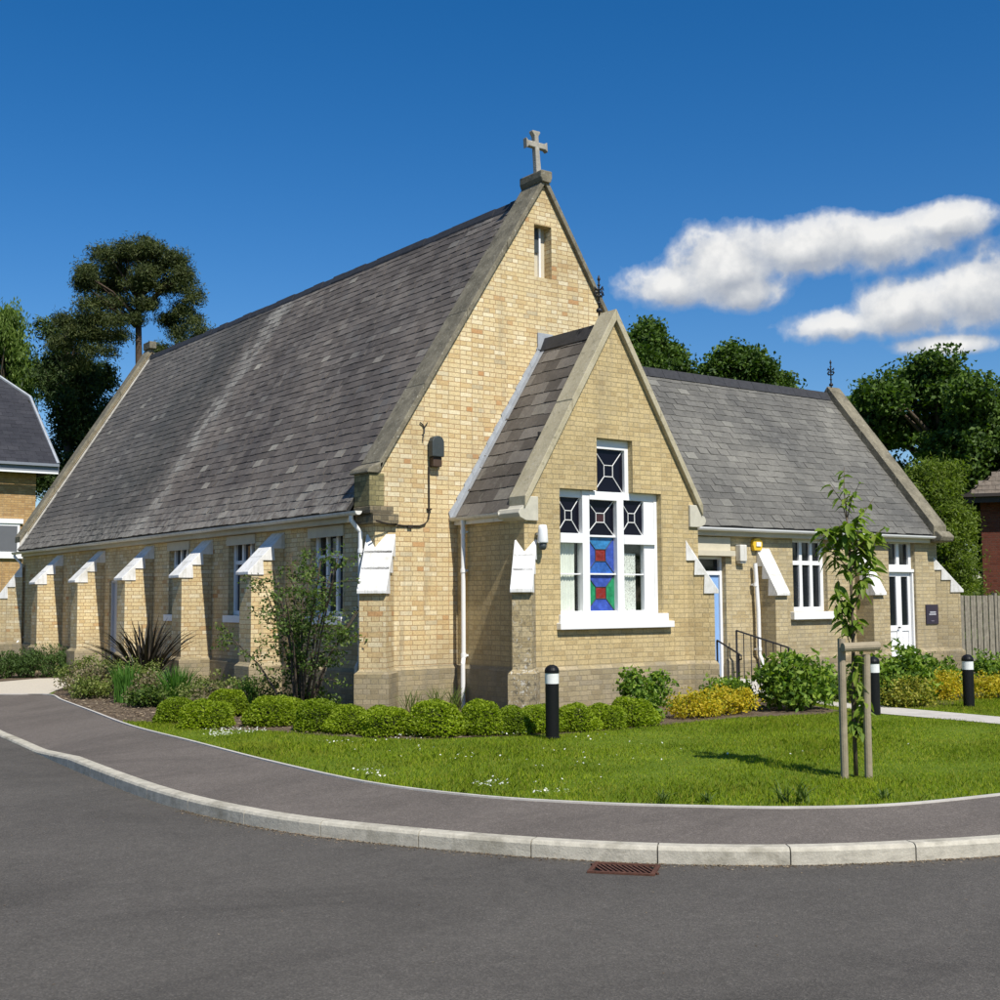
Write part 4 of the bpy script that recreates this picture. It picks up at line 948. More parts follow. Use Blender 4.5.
stained(2.8, 3.36, 2.63, 3.17, [nv] * 4 + ['glass_darkred'])
stained(2.8, 3.36, 2.045, 2.6, ['glass_blue', 'glass_cobalt', 'glass_lightblue', 'glass_cobalt', 'glass_red'], .3, False)
stained(2.8, 3.36, 1.47, 2.02, ['glass_cobalt', 'glass_green', 'glass_cobalt', 'glass_green', 'glass_red'], .3, False)
for x0, x1, cm in ((2.225, 2.66, 'curtain'), (3.5, 3.96, 'lace')):
    for z0, z1 in ((1.47, 2.02), (2.04, 2.5)):
        g = MB(); g.box(x0, x1, yg, yg + .006, z0, z1); o = g.build('pane', M['glass_clear']); o.parent = pw
    g = MB(); n = 40; top = 2.5 if cm == 'curtain' else 2.36; wx = x1 - x0 - (.06 if cm == 'curtain' else .1)
    g.add([(x0 + wx * i / n, yg + .05 + .012 * math.sin(i * 1.1 + (1 if cm == 'lace' else 0)) * (1 if i % 9 else .3), z) for z in (1.45, top) for i in range(n + 1)], [(i, i + 1, n + 2 + i, n + 1 + i) for i in range(n)])
    o = g.build('curtain', M[cm], smooth=True); o.parent = pw
b = MB(); b.box(2.1, 4.3, -D + .42, -D + .44, 1.3, 4.2); o = b.build('dark_backing', M['roofdeck']); o.parent = pw  # dark sheet behind the glass stands in for the unlit room
# iron finials on the ridges
def finial(x, y, z, h, name='finial', rot=0):
    mb = MB(); U = V3((math.cos(rot), math.sin(rot), 0)); O = V3((x, y, z)); Z = V3((0, 0, 1)); P = lambda u, q: O + U * u + Z * q
    mb.tube([P(0, -.1), P(0, h * .9), P(0, h)], [.018, .013, .004], 7)
    mb.lathe(O, [(.045, 0), (.05, .04), (.02, .07)], 10); mb.lathe(O + Z * h * .22, [(.012, 0), (.032, .02), (.012, .045)], 8); mb.lathe(O + Z * h * .4, [(.012, 0), (.035, .025), (.012, .05)], 8); mb.lathe(O + Z * h * .72, [(.01, 0), (.03, .02), (.01, .04)], 8); mb.lathe(O + Z * h * .86, [(.01, 0), (.028, .03), (.004, .1)], 8)
    for ro in (0, math.pi / 2):
        U2 = V3((math.cos(rot + ro), math.sin(rot + ro), 0))
        for sg in (-1, 1):
            pts = [O + U2 * sg * a + Z * h * q for a, q in [(0, .46), (.06, .44), (.1, .5), (.075, .56), (.04, .54), (.0, .6), (.05, .63), (.09, .68), (.1, .62)]]
            mb.tube(pts, [.011, .012, .013, .012, .01, .01, .012, .012, .006], 6)
    return part(mb, name, M['iron'], smooth=True)
finial(PXC - .02, -1.42, PHa + .2, .58); finial(13.8, AYR, AZR + .26, .6)

# ------------------------------------------------------------------ THINGS FIXED TO THE CHURCH
t = thing('wall_lamp', 'dark bulkhead lamp high on the golden gable wall', 'lamp', (1.04, 0, 3.98))
mb = MB(); mb.prism([(-.11, -.12), (.11, -.12), (.11, .12), (.08, .18), (.03, .205), (-.03, .205), (-.08, .18), (-.11, .12)], lambda a, b, d: (a, -d, b), .03, .16); o = mb.build('lamp_hood', M['lamp_dark'], bevel=.02); o.parent = t
mb = MB(); mb.box(-.07, .09, -.12, -.0, -.27, -.121); o = mb.build('lamp_base', simple('brown_metal', (.07, .045, .03), .6, .3), bevel=.01); o.parent = t
t = tag((lambda m: m)(MB()) and thing('surface_cable', 'dark cable running down from the gable lamp and left to the eaves', 'cable', (0, 0, 0)))
mb = MB(); mb.tube([(.95, -.02, 3.72), (.955, -.02, 2.98), (.94, -.02, 2.9), (.88, -.02, 2.82), (.78, -.02, 2.785), (.5, -.02, 2.78), (.35, -.03, 2.79), (.1, -.14, 2.8), (-.1, -.2, 2.83)], .014, 6)
o = mb.build('cable_run', M['cable']); o.parent = t
for x, z, w_, h_, nm in [(.955, 3.05, .04, .01, 'cable_clip'), (.6, 2.77, .04, .025, 'junction_box')]:
    mb = MB(); mb.box(x - w_, x + w_, -.04, 0, z - h_, z + h_); o = mb.build(nm, M['cable']); o.parent = t
mb = MB(); mb.tube([(0, 0, .0), (.02, -.03, .02), (.03, -.02, .1), (.0, -.02, .16), (-.05, -.02, .19)], .01, 6); mb.tube([(.03, -.02, .12), (.09, -.02, .2)], .008, 6); mb.tube([(.01, -.02, .0), (.0, -.02, -.1)], .008, 6)
o = mb.build('wall_hook', M['iron']); o.location = (.84, 0, 4.2); tag(o, 'small twisted iron hook on the gable just left of the dark lamp', 'hook')
def spot(x, y, z, label, out):
    t = thing('outdoor_light', label, 'light', (x, y, z))
    mb = MB(); mb.lathe((0, 0, -.13), [(.075, 0), (.08, .02), (.07, .2), (.06, .26), (.03, .27)], 14); o = mb.build('lamp_body', M['white'], smooth=True); o.parent = t
    mb = MB(); mb.lathe((0, 0, -.23), [(.03, 0), (.055, .03), (.06, .1)], 10); o = mb.build('sensor', M['lamp_dark'], smooth=True); o.parent = t
    mb = MB(); mb.tube([(0, 0, 0), (out[0] * .5, out[1] * .5, .02), out], .018, 6); o = mb.build('bracket', M['white_worn']); o.parent = t
spot(1.72, -D - .14, 2.6, 'white cylinder light under the left stone kneeler of the porch', (0, .16, 0))
spot(PR + .33, -1.0, 2.62, 'white cylinder light over the blue door by the porch corner', (-.36, 0, .12))
mb = MB(); mb.box(-.09, .09, -.13, 0, -.14, .17); mb.box(-.07, .1, -.1, 0, -.18, -.141); o = mb.build('meter_box', M['gutter'], bevel=.015); o.location = (7.87, 0, 2.47); tag(o, 'small cream box on the annex wall between blue door and yellow alarm', 'box')
t = thing('alarm_box', 'yellow alarm bell box under the annex gutter', 'alarm', (8.32, 0, 2.64))
mb = MB(); mb.prism([(-.13, .0), (-.1, -.1), (.1, -.1), (.13, 0), (.12, .09), (.06, .13), (-.06, .13), (-.12, .09)], lambda a, b, d: (a, -d, b), 0, .08); o = mb.build('alarm_case', M['yellow'], bevel=.015); o.parent = t
mb = MB(); mb.box(-.06, .06, -.1, -.08, -.02, .06); o = mb.build('alarm_label', M['white']); o.parent = t
t = thing('plaque', 'dark square name plaque with pale lettering right of the white door', 'sign', (13.79, 0, 1.28))
mb = MB(); mb.box(-.215, .215, -.025, .0, -.205, .205); o = mb.build('plaque_board', M['plaque'], bevel=.004); o.parent = t
for z, x0, x1 in [(.045, -.09, .1), (.0, -.12, .12)]:
    x = x0; mb = MB()
    while x < x1:
        w_ = random.uniform(.01, .018); mb.box(x, x + w_, -.029, -.0252, z - .014, z + .014); x += w_ + .006
    o = mb.build('lettering', M['plaque_text']); o.parent = t
mb = MB(); mb.prism([(.06 * math.cos(k * math.pi / 6), .012 * math.sin(k * math.pi / 6) - .14) for k in range(12)], lambda a, b, d: (a, -.0252 - d, b), 0, .003); o = mb.build('emblem', simple('dim_emblem', (.16, .14, .18), .5, .3)); o.parent = t
def handrail(label, x, ya, za, yb, zb, nb):
    t = thing('handrail', label, 'handrail', (x, ya, 0)); mb = MB()
    mb.tube([(0, .0, za), (0, (yb - ya), zb), (0, (yb - ya) - .06, zb - .03), (0, (yb - ya) - .06, zb - .09), (0, (yb - ya) - .01, zb - .1)], .016, 8); o = mb.build('rail', M['iron'], smooth=True); o.parent = t
    for k in range(nb):
        q = k / (nb - 1); y = (yb - ya) * q; z = za + (zb - za) * q; b = MB(); r = .018 if k in (0, nb - 1) else .009
        b.tube([(0, y, -.05), (0, y, z)], r, 7); o = b.build('post' if k in (0, nb - 1) else 'baluster', M['iron']); o.parent = t
handrail('short black iron handrail close to the blue door and porch', 6.47, -.75, .92, -1.25, .7, 3)
handrail('long black iron handrail with balusters right of the blue door steps', 7.55, -.2, 1.06, -1.42, .78, 8)

# ------------------------------------------------------------------ STREET FURNITURE
bl = thing('bollard', 'black bollard with white band standing nearest, before the box hedge', 'bollard', (-.19, -4.43, 0), 'black and white bollards on the lawn')
mb = MB(); mb.lathe((0, 0, -.1), [(.082, 0), (.082, .745)], 24); mb.lathe((0, 0, -.1), [(.09, .09), (.09, .115), (.082, .12)], 24); o = mb.build('post', M['bollard'], smooth=False); o.parent = bl
mb = MB(); mb.lathe((0, 0, .645), [(.0835, 0), (.0835, .125)], 24); o = mb.build('band', M['band']); o.parent = bl
mb = MB(); mb.lathe((0, 0, .77), [(.088, 0), (.088, .035), (.078, .062), (.055, .085), (.025, .098), (.004, .1)], 24); o = mb.build('cap', M['bollard']); o.parent = bl
for loc, lab in [((5.27, -4.93, -.06), 'black bollard with white band behind the sapling stakes, at the pale path'), ((7.27, -5.12, -.085), 'black bollard with white band farthest right, beyond the pale path')]:
    c = copy_tree(bl); c.location = loc; c['label'] = lab
# gully grate in the road, parallel to the kerb
d = (np.array([-3.59, -9.78]) - np.array([-3.86, -9.45])); a = math.atan2(d[1], d[0])
g = thing('drain_grate', 'rusty iron gully grate in the road against the kerb', 'drain', (-3.845, -9.745, -.2), rz=a)
mb = MB(); gw, gd = .23, .16; mb.box(-gw, gw, -gd, -gd + .03, .001, .014); mb.box(-gw, gw, gd - .03, gd, .001, .014); mb.box(-gw, -gw + .03, -gd + .03, gd - .03, .001, .014); mb.box(gw - .03, gw, -gd + .03, gd - .03, .001, .014)
o = mb.build('grate_frame', M['rust']); o.parent = g
mb = MB()
for k in range(11):
    x = -gw + .045 + k * (2 * gw - .09) / 10; mb.lbox((x, 0, 0), (math.cos(.5), math.sin(.5), 0), (-math.sin(.5), math.cos(.5), 0), (0, 0, 1), -.008, .008, -gd * .92 + .02, gd * .92 - .02, .002, .012)
o = mb.build('grate_bars', M['rust']); o.parent = g
mb = MB(); mb.add([(-gw + .02, -gd + .02, .0015), (gw - .02, -gd + .02, .0015), (gw - .02, gd - .02, .0015), (-gw + .02, gd - .02, .0015)], [(0, 1, 2, 3)]); o = mb.build('pit_dark_sheet', M['hole']); o.parent = g  # flat black sheet, darkness below the bars put into its colour

# tree stakes with crossbar
sk = thing('tree_stake', 'pair of round wooden stakes joined by a crossbar around the sapling', 'stake', (-.115, -8.79, 0))
for dx, dy, h in ((-.085, .06, 1.27), (.1, -.065, 1.12)):
    mb = MB(); mb.tube([(dx, dy, -.2), (dx * 1.02, dy, h * .5), (dx * 1.06 + .01, dy, h)], .036, 12); o = mb.build('post', M['post_wood'], smooth=False); o.parent = sk
mb = MB(); mb.tube([(-.14, .0, 1.19), (.2, -.14, 1.2)], .043, 12); o = mb.build('crossbar', M['post_wood']); o.parent = sk

# ------------------------------------------------------------------ SAPLING
sp = thing('sapling', 'young broad leaved sapling tied between two wooden stakes', 'tree', (-.06, -8.75, 0))
mb = MB(); stem = [(0, 0, -.05), (.0, .01, .6), (.01, .0, 1.2), (.03, .02, 1.7), (.0, .0, 2.1), (-.02, .01, 2.4)]
mb.tube(stem, [.022, .019, .017, .014, .011, .008], 8)
rr = lambda k: V3((rt.x, rt.y, 0)) * k      # twig spread is roughly in the plane seen from the road
tw = []
def twig(p, q, r=.006):
    p, q = V3(p), V3(q); m_ = p.lerp(q, .5) + V3((random.gauss(0, .02), random.gauss(0, .02), .02)); mb.tube([p, m_, q], [r, r * .8, r * .45], 5); tw.append((p, m_, q))
R_ = lambda a, dep, z: V3((rt.x, rt.y, 0)) * a + V3((-rt.y, rt.x, 0)) * dep + V3((0, 0, z))
for a, dep, z0, z1 in [(-.17, .02, 2.35, 2.72), (-.02, .05, 2.4, 2.88), (.1, -.03, 2.38, 2.72), (.05, .1, 2.4, 2.66), (.24, .0, 2.1, 2.58), (.17, .1, 2.15, 2.5), (-.3, .0, 2.05, 2.3), (.33, -.04, 2.0, 2.3), (.3, .1, 1.95, 2.15), (-.26, -.05, 1.9, 2.15), (.1, .15, 2.1, 2.35), (-.05, -.15, 2.1, 2.35), (.25, .02, 1.8, 2.05),
                       (-.22, .03, 2.05, 2.3), (-.12, -.1, 2.0, 2.32), (.2, -.06, 1.95, 2.25), (.28, .05, 1.9, 2.22), (.05, -.14, 2.0, 2.3), (.14, .12, 1.8, 2.1), (-.16, .1, 1.75, 2.05), (.22, -.05, 1.65, 1.95),
                       (-.17, -.03, 1.4, 1.75), (-.1, .08, 1.35, 1.85), (.1, -.04, 1.5, 1.8), (-.15, .0, 1.12, 1.6), (-.05, .1, 1.25, 1.55), (.07, .06, 1.25, 1.45),
                       (.03, -.02, .2, .5), (.1, .0, .3, .55), (.0, .05, .3, .6), (.12, -.05, .55, .8), (.08, .08, .8, 1.1), (-.02, -.06, .85, 1.12), (.05, -.05, .5, .95), (.1, .04, .6, 1.0), (-.03, .06, .55, .9), (.08, -.08, .4, .7), (.12, .05, .35, .6), (.02, -.1, .7, 1.05), (.06, .06, .75, 1.1)]:
    i = min(4, max(0, int(z0 / .5))); z = z0; bp = None
    for p, q in zip(stem, stem[1:]):
        if p[2] <= z <= q[2]: bp = V3(p).lerp(V3(q), (z - p[2]) / (q[2] - p[2]))
    twig(bp or stem[-1], R_(a, dep, z1))
o = mb.build('trunk', M['stem'], smooth=True); o.parent = sp
LV, LF = [], []
def big_leaf(p, az, pitch, ln, wd):
    d = np.array([math.cos(az) * math.cos(pitch), math.sin(az) * math.cos(pitch), math.sin(pitch)]); sd = np.array([-math.sin(az), math.cos(az), 0]); sd = sd * math.cos(tw_ := random.gauss(0, .5)) + np.cross(d, sd) * math.sin(tw_)
    nn = np.cross(sd, d); nn *= np.sign(nn[2] + 1e-6); o = len(LV); k = 5; cur = np.array(p, float)
    for i in range(k + 1):
        t = i / k; w_ = wd * math.sin(math.pi * min(1, t * .92 + .04)) ** .8 * (1 - .25 * t); sag = -ln * .45 * t * t
        c = np.array(p) + d * ln * t + np.array([0, 0, sag]); LV.append(c - sd * w_ / 2 + nn * w_ * .18); LV.append(c); LV.append(c + sd * w_ / 2 + nn * w_ * .18)
    for i in range(k):
        b_ = o + 3 * i; LF.append((b_, b_ + 1, b_ + 4, b_ + 3)); LF.append((b_ + 1, b_ + 2, b_ + 5, b_ + 4))
for p, m_, q in tw:
    low = q.z < 1.15
    for k in range(7 if low else 15 if q.z < 2.5 else 10):
        t = random.uniform(.3, 1.0); pt = (p.lerp(m_, t * 2) if t < .5 else m_.lerp(q, t * 2 - 1)); sc = .085 if q.z > 2.5 else .125
        if low: sc = .115
        big_leaf(pt, random.uniform(0, 2 * math.pi), random.uniform(-.7, .5), sc * random.uniform(.75, 1.3), sc * .47 * random.uniform(.8, 1.2))
npmesh('leaves', np.array(LV), np.array(LF), L['sapling'], sp)

# ------------------------------------------------------------------ BOX BALLS
def box_mesh(seed, lm, n=4600):
    d = rand_dirs(n); d[:, 2] = np.abs(d[:, 2]) * 1.0 - .12 * (RNG.random(n)); d /= np.linalg.norm(d, axis=1)[:, None]
    lump = 1 + .09 * np.sin(d[:, 0] * 3 + seed * 5) * np.sin(d[:, 1] * 3.3 + seed) + .06 * np.sin(d[:, 0] * 5 + seed) * np.cos(d[:, 1] * 6 + seed * 2) + .05 * np.sin(d[:, 2] * 9 + seed * 3)
    r = (.9 + .1 * RNG.random(n) ** .5 - (RNG.random(n) < .25) * RNG.random(n) * .2) * lump
    c = d * r[:, None] * np.array([.3, .3, .37]); c[:, 2] += .05
    c[:, 2] = np.maximum(c[:, 2], .0)
    v, f = leaf_quads(c, .033, .021, d, .95, .2)
    o = npmesh('box_foliage', v, f, lm); me = o.data; COL.objects.unlink(o); bpy.data.objects.remove(o); return me
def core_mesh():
    mb = MB(); mb.lathe((0, 0, 0), [(.19, 0), (.23, .1), (.2, .22), (.11, .3), (.01, .33)], 12); o = mb.build('box_core', simple('shaded_twigs', (.025, .03, .012), .95, .05, .3, 30, .3)); me = o.data; COL.objects.unlink(o); bpy.data.objects.remove(o); return me  # solid core, shade between the twigs put into its dark colour
BM = [box_mesh(i, L['box']) for i in range(3)] + [box_mesh(9, L['boxdark'])]; CM = core_mesh()
names = ['first', 'second', 'third', 'fourth', 'fifth', 'sixth', 'seventh', 'eighth', 'ninth', 'tenth']
BB = [((-2.85, .55), .95, 'rounded box ball on bark, leftmost of all the clipped balls'), ((-2.82, -.42), .98, 'rounded box ball at the bark corner, front of the left pair'), ((-1.95, .95), .95, 'rounded box ball set back behind the left pair'),
      ((-2.05, -.75), 1.12, 'large box ball starting the low row beside the bare bark'), ((-1.62, -.25), .95, 'box ball tucked behind the large one at the left end of the row')]
row = [((-1.85, -1.72), 1.05), ((-1.72, -2.25), .95), ((-1.48, -2.75), 1.05), ((-1.02, -3.2), 1.1), ((-.55, -3.45), 1.0), ((-.18, -3.62), .9), ((.2, -3.72), .95), ((.66, -3.85), .95), ((1.12, -3.88), .9), ((1.62, -3.84), .95)]
for i, (p, s_) in enumerate(row): BB.append((p, s_, names[i] + ' box ball from the left in the low row against the lawn'))
for i, (p, s_, lab) in enumerate(BB):
    t = thing('box_shrub', lab, 'shrub', (p[0], p[1], -.01), 'clipped box balls along the bed', random.uniform(0, 6)); t.scale = (s_ * random.uniform(1.05, 1.3), s_ * random.uniform(1.05, 1.25), s_ * random.uniform(.8, .98))
    for nm, me in (('foliage', BM[i % 3 if i % 5 else 3]), ('dark_core', CM)):
        o = bpy.data.objects.new(nm, me); COL.objects.link(o); o.parent = t

# ------------------------------------------------------------------ BED PLANTS
ph = thing('flax_plant', 'dark bronze sword leaved flax clump by the nave wall', 'plant', (-1.25, 5.9, 0))
o = tuft('leaves', None, None, (0, 0, 0), 170, 1.4, .8, .06, L['phormium'], droop=.45, segs=6, stiff=.9); o.parent = ph
mb = MB(); mb.lathe((0, 0, -.05), [(.16, 0), (.15, .12), (.06, .3), (.01, .35)], 10); o = mb.build('crown_base', M['stem']); o.parent = ph
tuft('iris_clump', 'upright green iris clump nearest the path edge', 'plant', (-2.2, 4.3, 0), 190, .66, .3, .028, L['iris'], droop=.3)
tuft('iris_clump', 'broad green iris clump in front of the bronze flax', 'plant', (-1.75, 3.25, 0), 230, .64, .5, .026, L['iris'], droop=.3)
tuft('iris_clump', 'small iris clump behind the box balls near the open shrub', 'plant', (-1.2, 1.9, 0), 60, .5, .5, .024, L['iris'], droop=.3)
# open multi-stemmed shrub against the nave
t = thing('open_shrub', 'tall open leafy shrub with bare stems before the nave window', 'shrub', (-1.2, .1, 0))
mb = MB(); LP = []
for i in range(17):
    az = random.uniform(0, 6.28); sp_ = random.uniform(.3, 1.95); h = random.uniform(1.9, 2.95) * (1 - .2 * sp_)
    A_ = V3((random.gauss(0, .09), random.gauss(0, .09), -.03)); Q = V3((math.cos(az) * sp_ * .5, math.sin(az) * sp_ * 1.15 - .1, h)); m_ = A_.lerp(Q, .5) + V3((math.cos(az), math.sin(az), 0)) * -.06 + V3((0, 0, .1))
    pts = [A_, A_.lerp(m_, .55), m_, m_.lerp(Q, .6), Q]; mb.tube(pts, [.02, .017, .013, .009, .004], 6)
    for j in range(10):
        t_ = random.uniform(.3, 1); b_ = A_.lerp(m_, t_ * 2) if t_ < .5 else m_.lerp(Q, t_ * 2 - 1); a2 = random.uniform(0, 6.28); ln = random.uniform(.15, .45)
        e = b_ + V3((math.cos(a2) * ln, math.sin(a2) * ln, random.uniform(-.08, .12))); mb.tube([b_, b_.lerp(e, .5) + V3((0, 0, .03)), e], [.006, .005, .002], 4)
        for _ in range(27): LP.append(tuple(b_.lerp(e, random.uniform(.2, 1.1)) + V3((random.gauss(0, .05), random.gauss(0, .05), random.gauss(0, .04)))))
o = mb.build('stems', M['bark'], smooth=True); o.parent = t
v, f = leaf_quads(np.array(LP), .062, .032, (0, 0, -.2), 1.0, .2); npmesh('leaves', v, f, L['shrub'], t)
bl1 = lambda rx, ry, h: [(0, 0, h * .45, rx, ry, h * .5), (rx * .4, 0, h * .35, rx * .7, ry * .7, h * .4), (-rx * .45, ry * .2, h * .35, rx * .6, ry * .7, h * .4)]
bush('spirea_bush', 'olive leafy bush with pink tinged shoots by the gravel path corner', 'shrub', (-2.05, 6.3, 0), bl1(.55, .5, .65), 2600, .05, .03, L['pinkish'])
bush('leafy_bush', 'pale green low bush at the gravel path corner', 'shrub', (-2.35, 5.6, 0), bl1(.35, .35, .42), 1700, .05, .032, L['bushy'])
bush('leafy_bush', 'yellow green airy bush by the gravel path behind the pale bush', 'shrub', (-1.7, 7.6, 0), bl1(.6, .6, .75), 2800, .05, .028, L['bushy'])
bush('leafy_bush', 'fine leaved bush rising behind the front iris clump', 'shrub', (-1.75, 5.0, 0), bl1(.5, .5, .8), 2400, .045, .024, L['bushy'])
bush('spirea_bush', 'bronze leaved bush between the two iris clumps', 'shrub', (-1.95, 3.85, 0), bl1(.35, .35, .55), 1800, .05, .032, L['pinkish'])
bush('leafy_bush', 'dark leaved low bush at the foot of the bronze bush', 'shrub', (-2.25, 3.2, 0), bl1(.3, .35, .35), 1300, .06, .036, L['shrub'])
bush('leafy_bush', 'olive bush between the iris and the open shrub', 'shrub', (-1.35, 2.5, 0), bl1(.6, .6, .55), 2600, .05, .03, L['bushy'])
bush('spirea_bush', 'pink flushed bush behind the rear box ball', 'shrub', (-1.65, 1.8, 0), bl1(.4, .4, .42), 1700, .05, .03, L['pinkish'])
bush('leafy_bush', 'green undergrowth bush at the foot of the open shrub', 'shrub', (-.95, .2, 0), bl1(.4, .4, .5), 1700, .05, .03, L['shrub'])
bush('leafy_bush', 'dark twiggy bush left of the open shrub stems', 'shrub', (-.95, 1.9, 0), bl1(.3, .3, .6), 1100, .05, .03, L['shrub'])
for i, (x, y, rx, h) in enumerate([(-1.0, 12.6, .8, .75), (-2.0, 12.9, .9, .7), (-3.1, 12.4, .8, .62)]):
    bush('evergreen_bush', ['dark low evergreen bush against the far nave buttresses', 'dark low evergreen bush in the middle of the far row', 'dark low evergreen bush at the left edge of the photograph'][i], 'shrub', (x, y, -.02), bl1(rx, .6, h), 5200, .07, .022, L['juniper'], axis=(0, 0, 1.2), group='low evergreen bushes by the gravel path')
for i, (x, y) in enumerate([(.35, -.45), (.75, -.5), (1.15, -.4)]):
    tuft('grass_tuft', ['thin weed tuft at the gable foot nearest the nave corner', 'middle thin weed tuft at the gable foot', 'thin weed tuft at the gable foot beside the porch downpipe'][i], 'plant', (x, y, 0), 40, .42, .5, .014, L['weed'], 'weed tufts along the gable foot', droop=.5)
bush('leafy_bush', 'light green shrub at the right end of the box row by the porch', 'shrub', (2.1, -3.6, 0), [(0, 0, .3, .35, .3, .3), (-.15, .1, .55, .18, .18, .16), (.2, 0, .45, .2, .2, .2)], 1900, .07, .045, L['laurel'])
bush('golden_shrub', 'golden leaved low shrub in front of the porch corner', 'shrub', (3.0, -3.6, 0), bl1(.45, .35, .36), 2400, .045, .03, L['gold'])
bush('golden_shrub', 'bright golden shrub left of the handrails', 'shrub', (3.75, -3.55, 0), bl1(.5, .4, .42), 2600, .045, .03, L['gold'])
bush('leafy_bush', 'dark glossy bush below the short handrail', 'shrub', (4.35, -3.0, 0), bl1(.5, .4, .5), 2000, .08, .045, L['laurel'])
bush('laurel_bush', 'large laurel bush with glossy leaves beside the sapling', 'shrub', (5.0, -3.75, 0), bl1(.62, .5, .92), 2600, .12, .055, L['laurel'], .09, 18, axis=(0, 0, -.3))
bush('laurel_bush', 'large laurel bush in front of the white double door', 'shrub', (7.15, -3.9, 0), bl1(.7, .5, .95), 2700, .12, .055, L['laurel'], .09, 18, axis=(0, 0, -.3))
bush('golden_shrub', 'variegated yellow bush at the foot of the right laurel', 'shrub', (6.75, -4.45, 0), bl1(.42, .35, .45), 2200, .05, .034, L['goldgreen'])
bush('golden_shrub', 'orange gold low shrub left of the far bollard', 'shrub', (8.1, -4.0, 0), bl1(.75, .4, .5), 3000, .045, .03, L['gold'])
bush('golden_shrub', 'golden shrub at the right edge beyond the far bollard', 'shrub', (9.2, -4.4, 0), bl1(.7, .4, .45), 2600, .045, .03, L['gold'])
bush('leafy_bush', 'green bush behind the far bollard below the plaque', 'shrub', (9.6, -2.9, 0), bl1(.9, .5, .7), 2600, .08, .045, L['laurel'])
bush('leafy_bush', 'green bush at the right edge before the fence', 'shrub', (11.2, -3.3, 0), bl1(.9, .5, .75), 2600, .08, .045, L['laurel'])
bush('leafy_bush', 'small green plant under the annex window', 'shrub', (6.9, -2.9, 0), bl1(.5, .4, .5), 1500, .07, .04, L['weed'])
for i, (x, y, sz) in enumerate([(-2.5, -8.72, .12), (-2.22, -8.95, .1), (-1.75, -9.35, .2), (-1.66, -9.45, .22), (-1.0, -9.75, .1)]):
    tuft('weed', ['ragged weed at the lawn edge left of its pair', 'second ragged weed from the left at the lawn edge', 'taller weed of the pair at the middle of the lawn edge', 'right weed of the pair at the middle of the lawn edge', 'ragged weed at the lawn edge below the sapling'][i], 'weed', (x, y, 0), 26, sz, .9, .018, L['weed'], 'weeds along the lawn edging', droop=.5)

# ------------------------------------------------------------------ GRASS, DAISIES, BARK
def inside_poly(P, poly):
    x, y = P[:, 0], P[:, 1]; r = np.zeros(len(P), bool); q = np.array(poly); j = len(q) - 1
    for i in range(len(q)):
        c = ((q[i, 1] > y) != (q[j, 1] > y)) & (x < (q[j, 0] - q[i, 0]) * (y - q[i, 1]) / (q[j, 1] - q[i, 1] + 1e-12) + q[i, 0]); r ^= c; j = i
    return r
PATHP = [(5.28, -11), (5.36, -6.8), (5.44, -4.9), (6.55, -2.1), (6.44, -4.3), (6.25, -6.4), (6.22, -11)]
def on_lawn(P): return inside_poly(P, lawn_poly) & ~inside_poly(P, BED) & ~inside_poly(P, PATHP)
def blades(P, h, w, lm, name):
    n = len(P); az = RNG.uniform(0, 2 * np.pi, n); ln = np.abs(RNG.normal(0, .5, n)); H = h * RNG.uniform(.5, 1.25, n)
    d = np.stack([np.cos(az), np.sin(az), 0 * az], 1); sd = np.stack([-np.sin(az + RNG.normal(0, 1, n)), np.cos(az), 0 * az], 1) * (w * RNG.uniform(.7, 1.3, n))[:, None] / 2
    b = np.c_[P, np.full(n, -.014)]
    mid = b + d * (ln * H * .35)[:, None] + np.c_[0 * az, 0 * az, H * .6]; tip = b + d * (ln * H)[:, None] + np.c_[0 * az, 0 * az, H]
    v = np.stack([b - sd, b + sd, mid + sd * .7, tip, mid - sd * .7], 1).reshape(-1, 3)
    f = np.arange(5 * n).reshape(n, 5)
    return npmesh(name, v, f, lm)
n = 370000; P = np.c_[RNG.uniform(-4, 11, n), RNG.uniform(-11, 1.6, n)]
P = P[on_lawn(P)]
hs_ = .034 + .018 * np.sin(P[:, 0] * 1.3 + np.sin(P[:, 1] * 2.1)) * np.sin(P[:, 1] * 1.7 + 1)
o = blades(P, hs_, .0065, L['grass'], 'grass'); tag(o, 'short bright green mown grass of the lawn', 'grass', kind='stuff')
n = 16000; E_ = np.array(resample(EDGE, 4000)); k = RNG.integers(1500, 4000, n); P = E_[k] + RNG.normal(0, .05, (n, 2)); P = P[on_lawn(P) & (P[:, 0] < 9)]
o = blades(P, .07, .006, L['grass'], 'grass'); tag(o, 'longer uncut grass fringe along the path edging', 'grass', kind='stuff')
# daisies
C_ = [(-3.2, -1.75, .16, 90), (-2.95, -1.3, .22, 90), (-2.75, -1.6, .12, 40), (-2.45, -.95, .14, 30), (-2.57, -3.53, .2, 14), (-1.82, -3.62, .2, 12), (-1.5, -3.35, .12, 10), (-2.06, -5.37, .2, 14), (-3.14, -7.22, .14, 45), (-.66, -3.9, .2, 12), (-3.0, -7.9, .14, 26), (-2.74, -7.69, .3, 10), (.1, -4.96, .2, 6), (.62, -7.25, .3, 4), (-.88, -6.55, .4, 10), (-1.7, -6, .5, 12), (-3.5, -5.8, .14, 30), (-3.6, -6.2, .1, 14), (-2.2, -4.6, .5, 14), (.2, -5.9, .6, 8), (2, -7, 1, 8)]
PP = np.concatenate([RNG.normal(size=(k, 2)) * r * .7 + (x, y) for x, y, r, k in C_]); PP = PP[on_lawn(PP)]
vs, fs = [], []
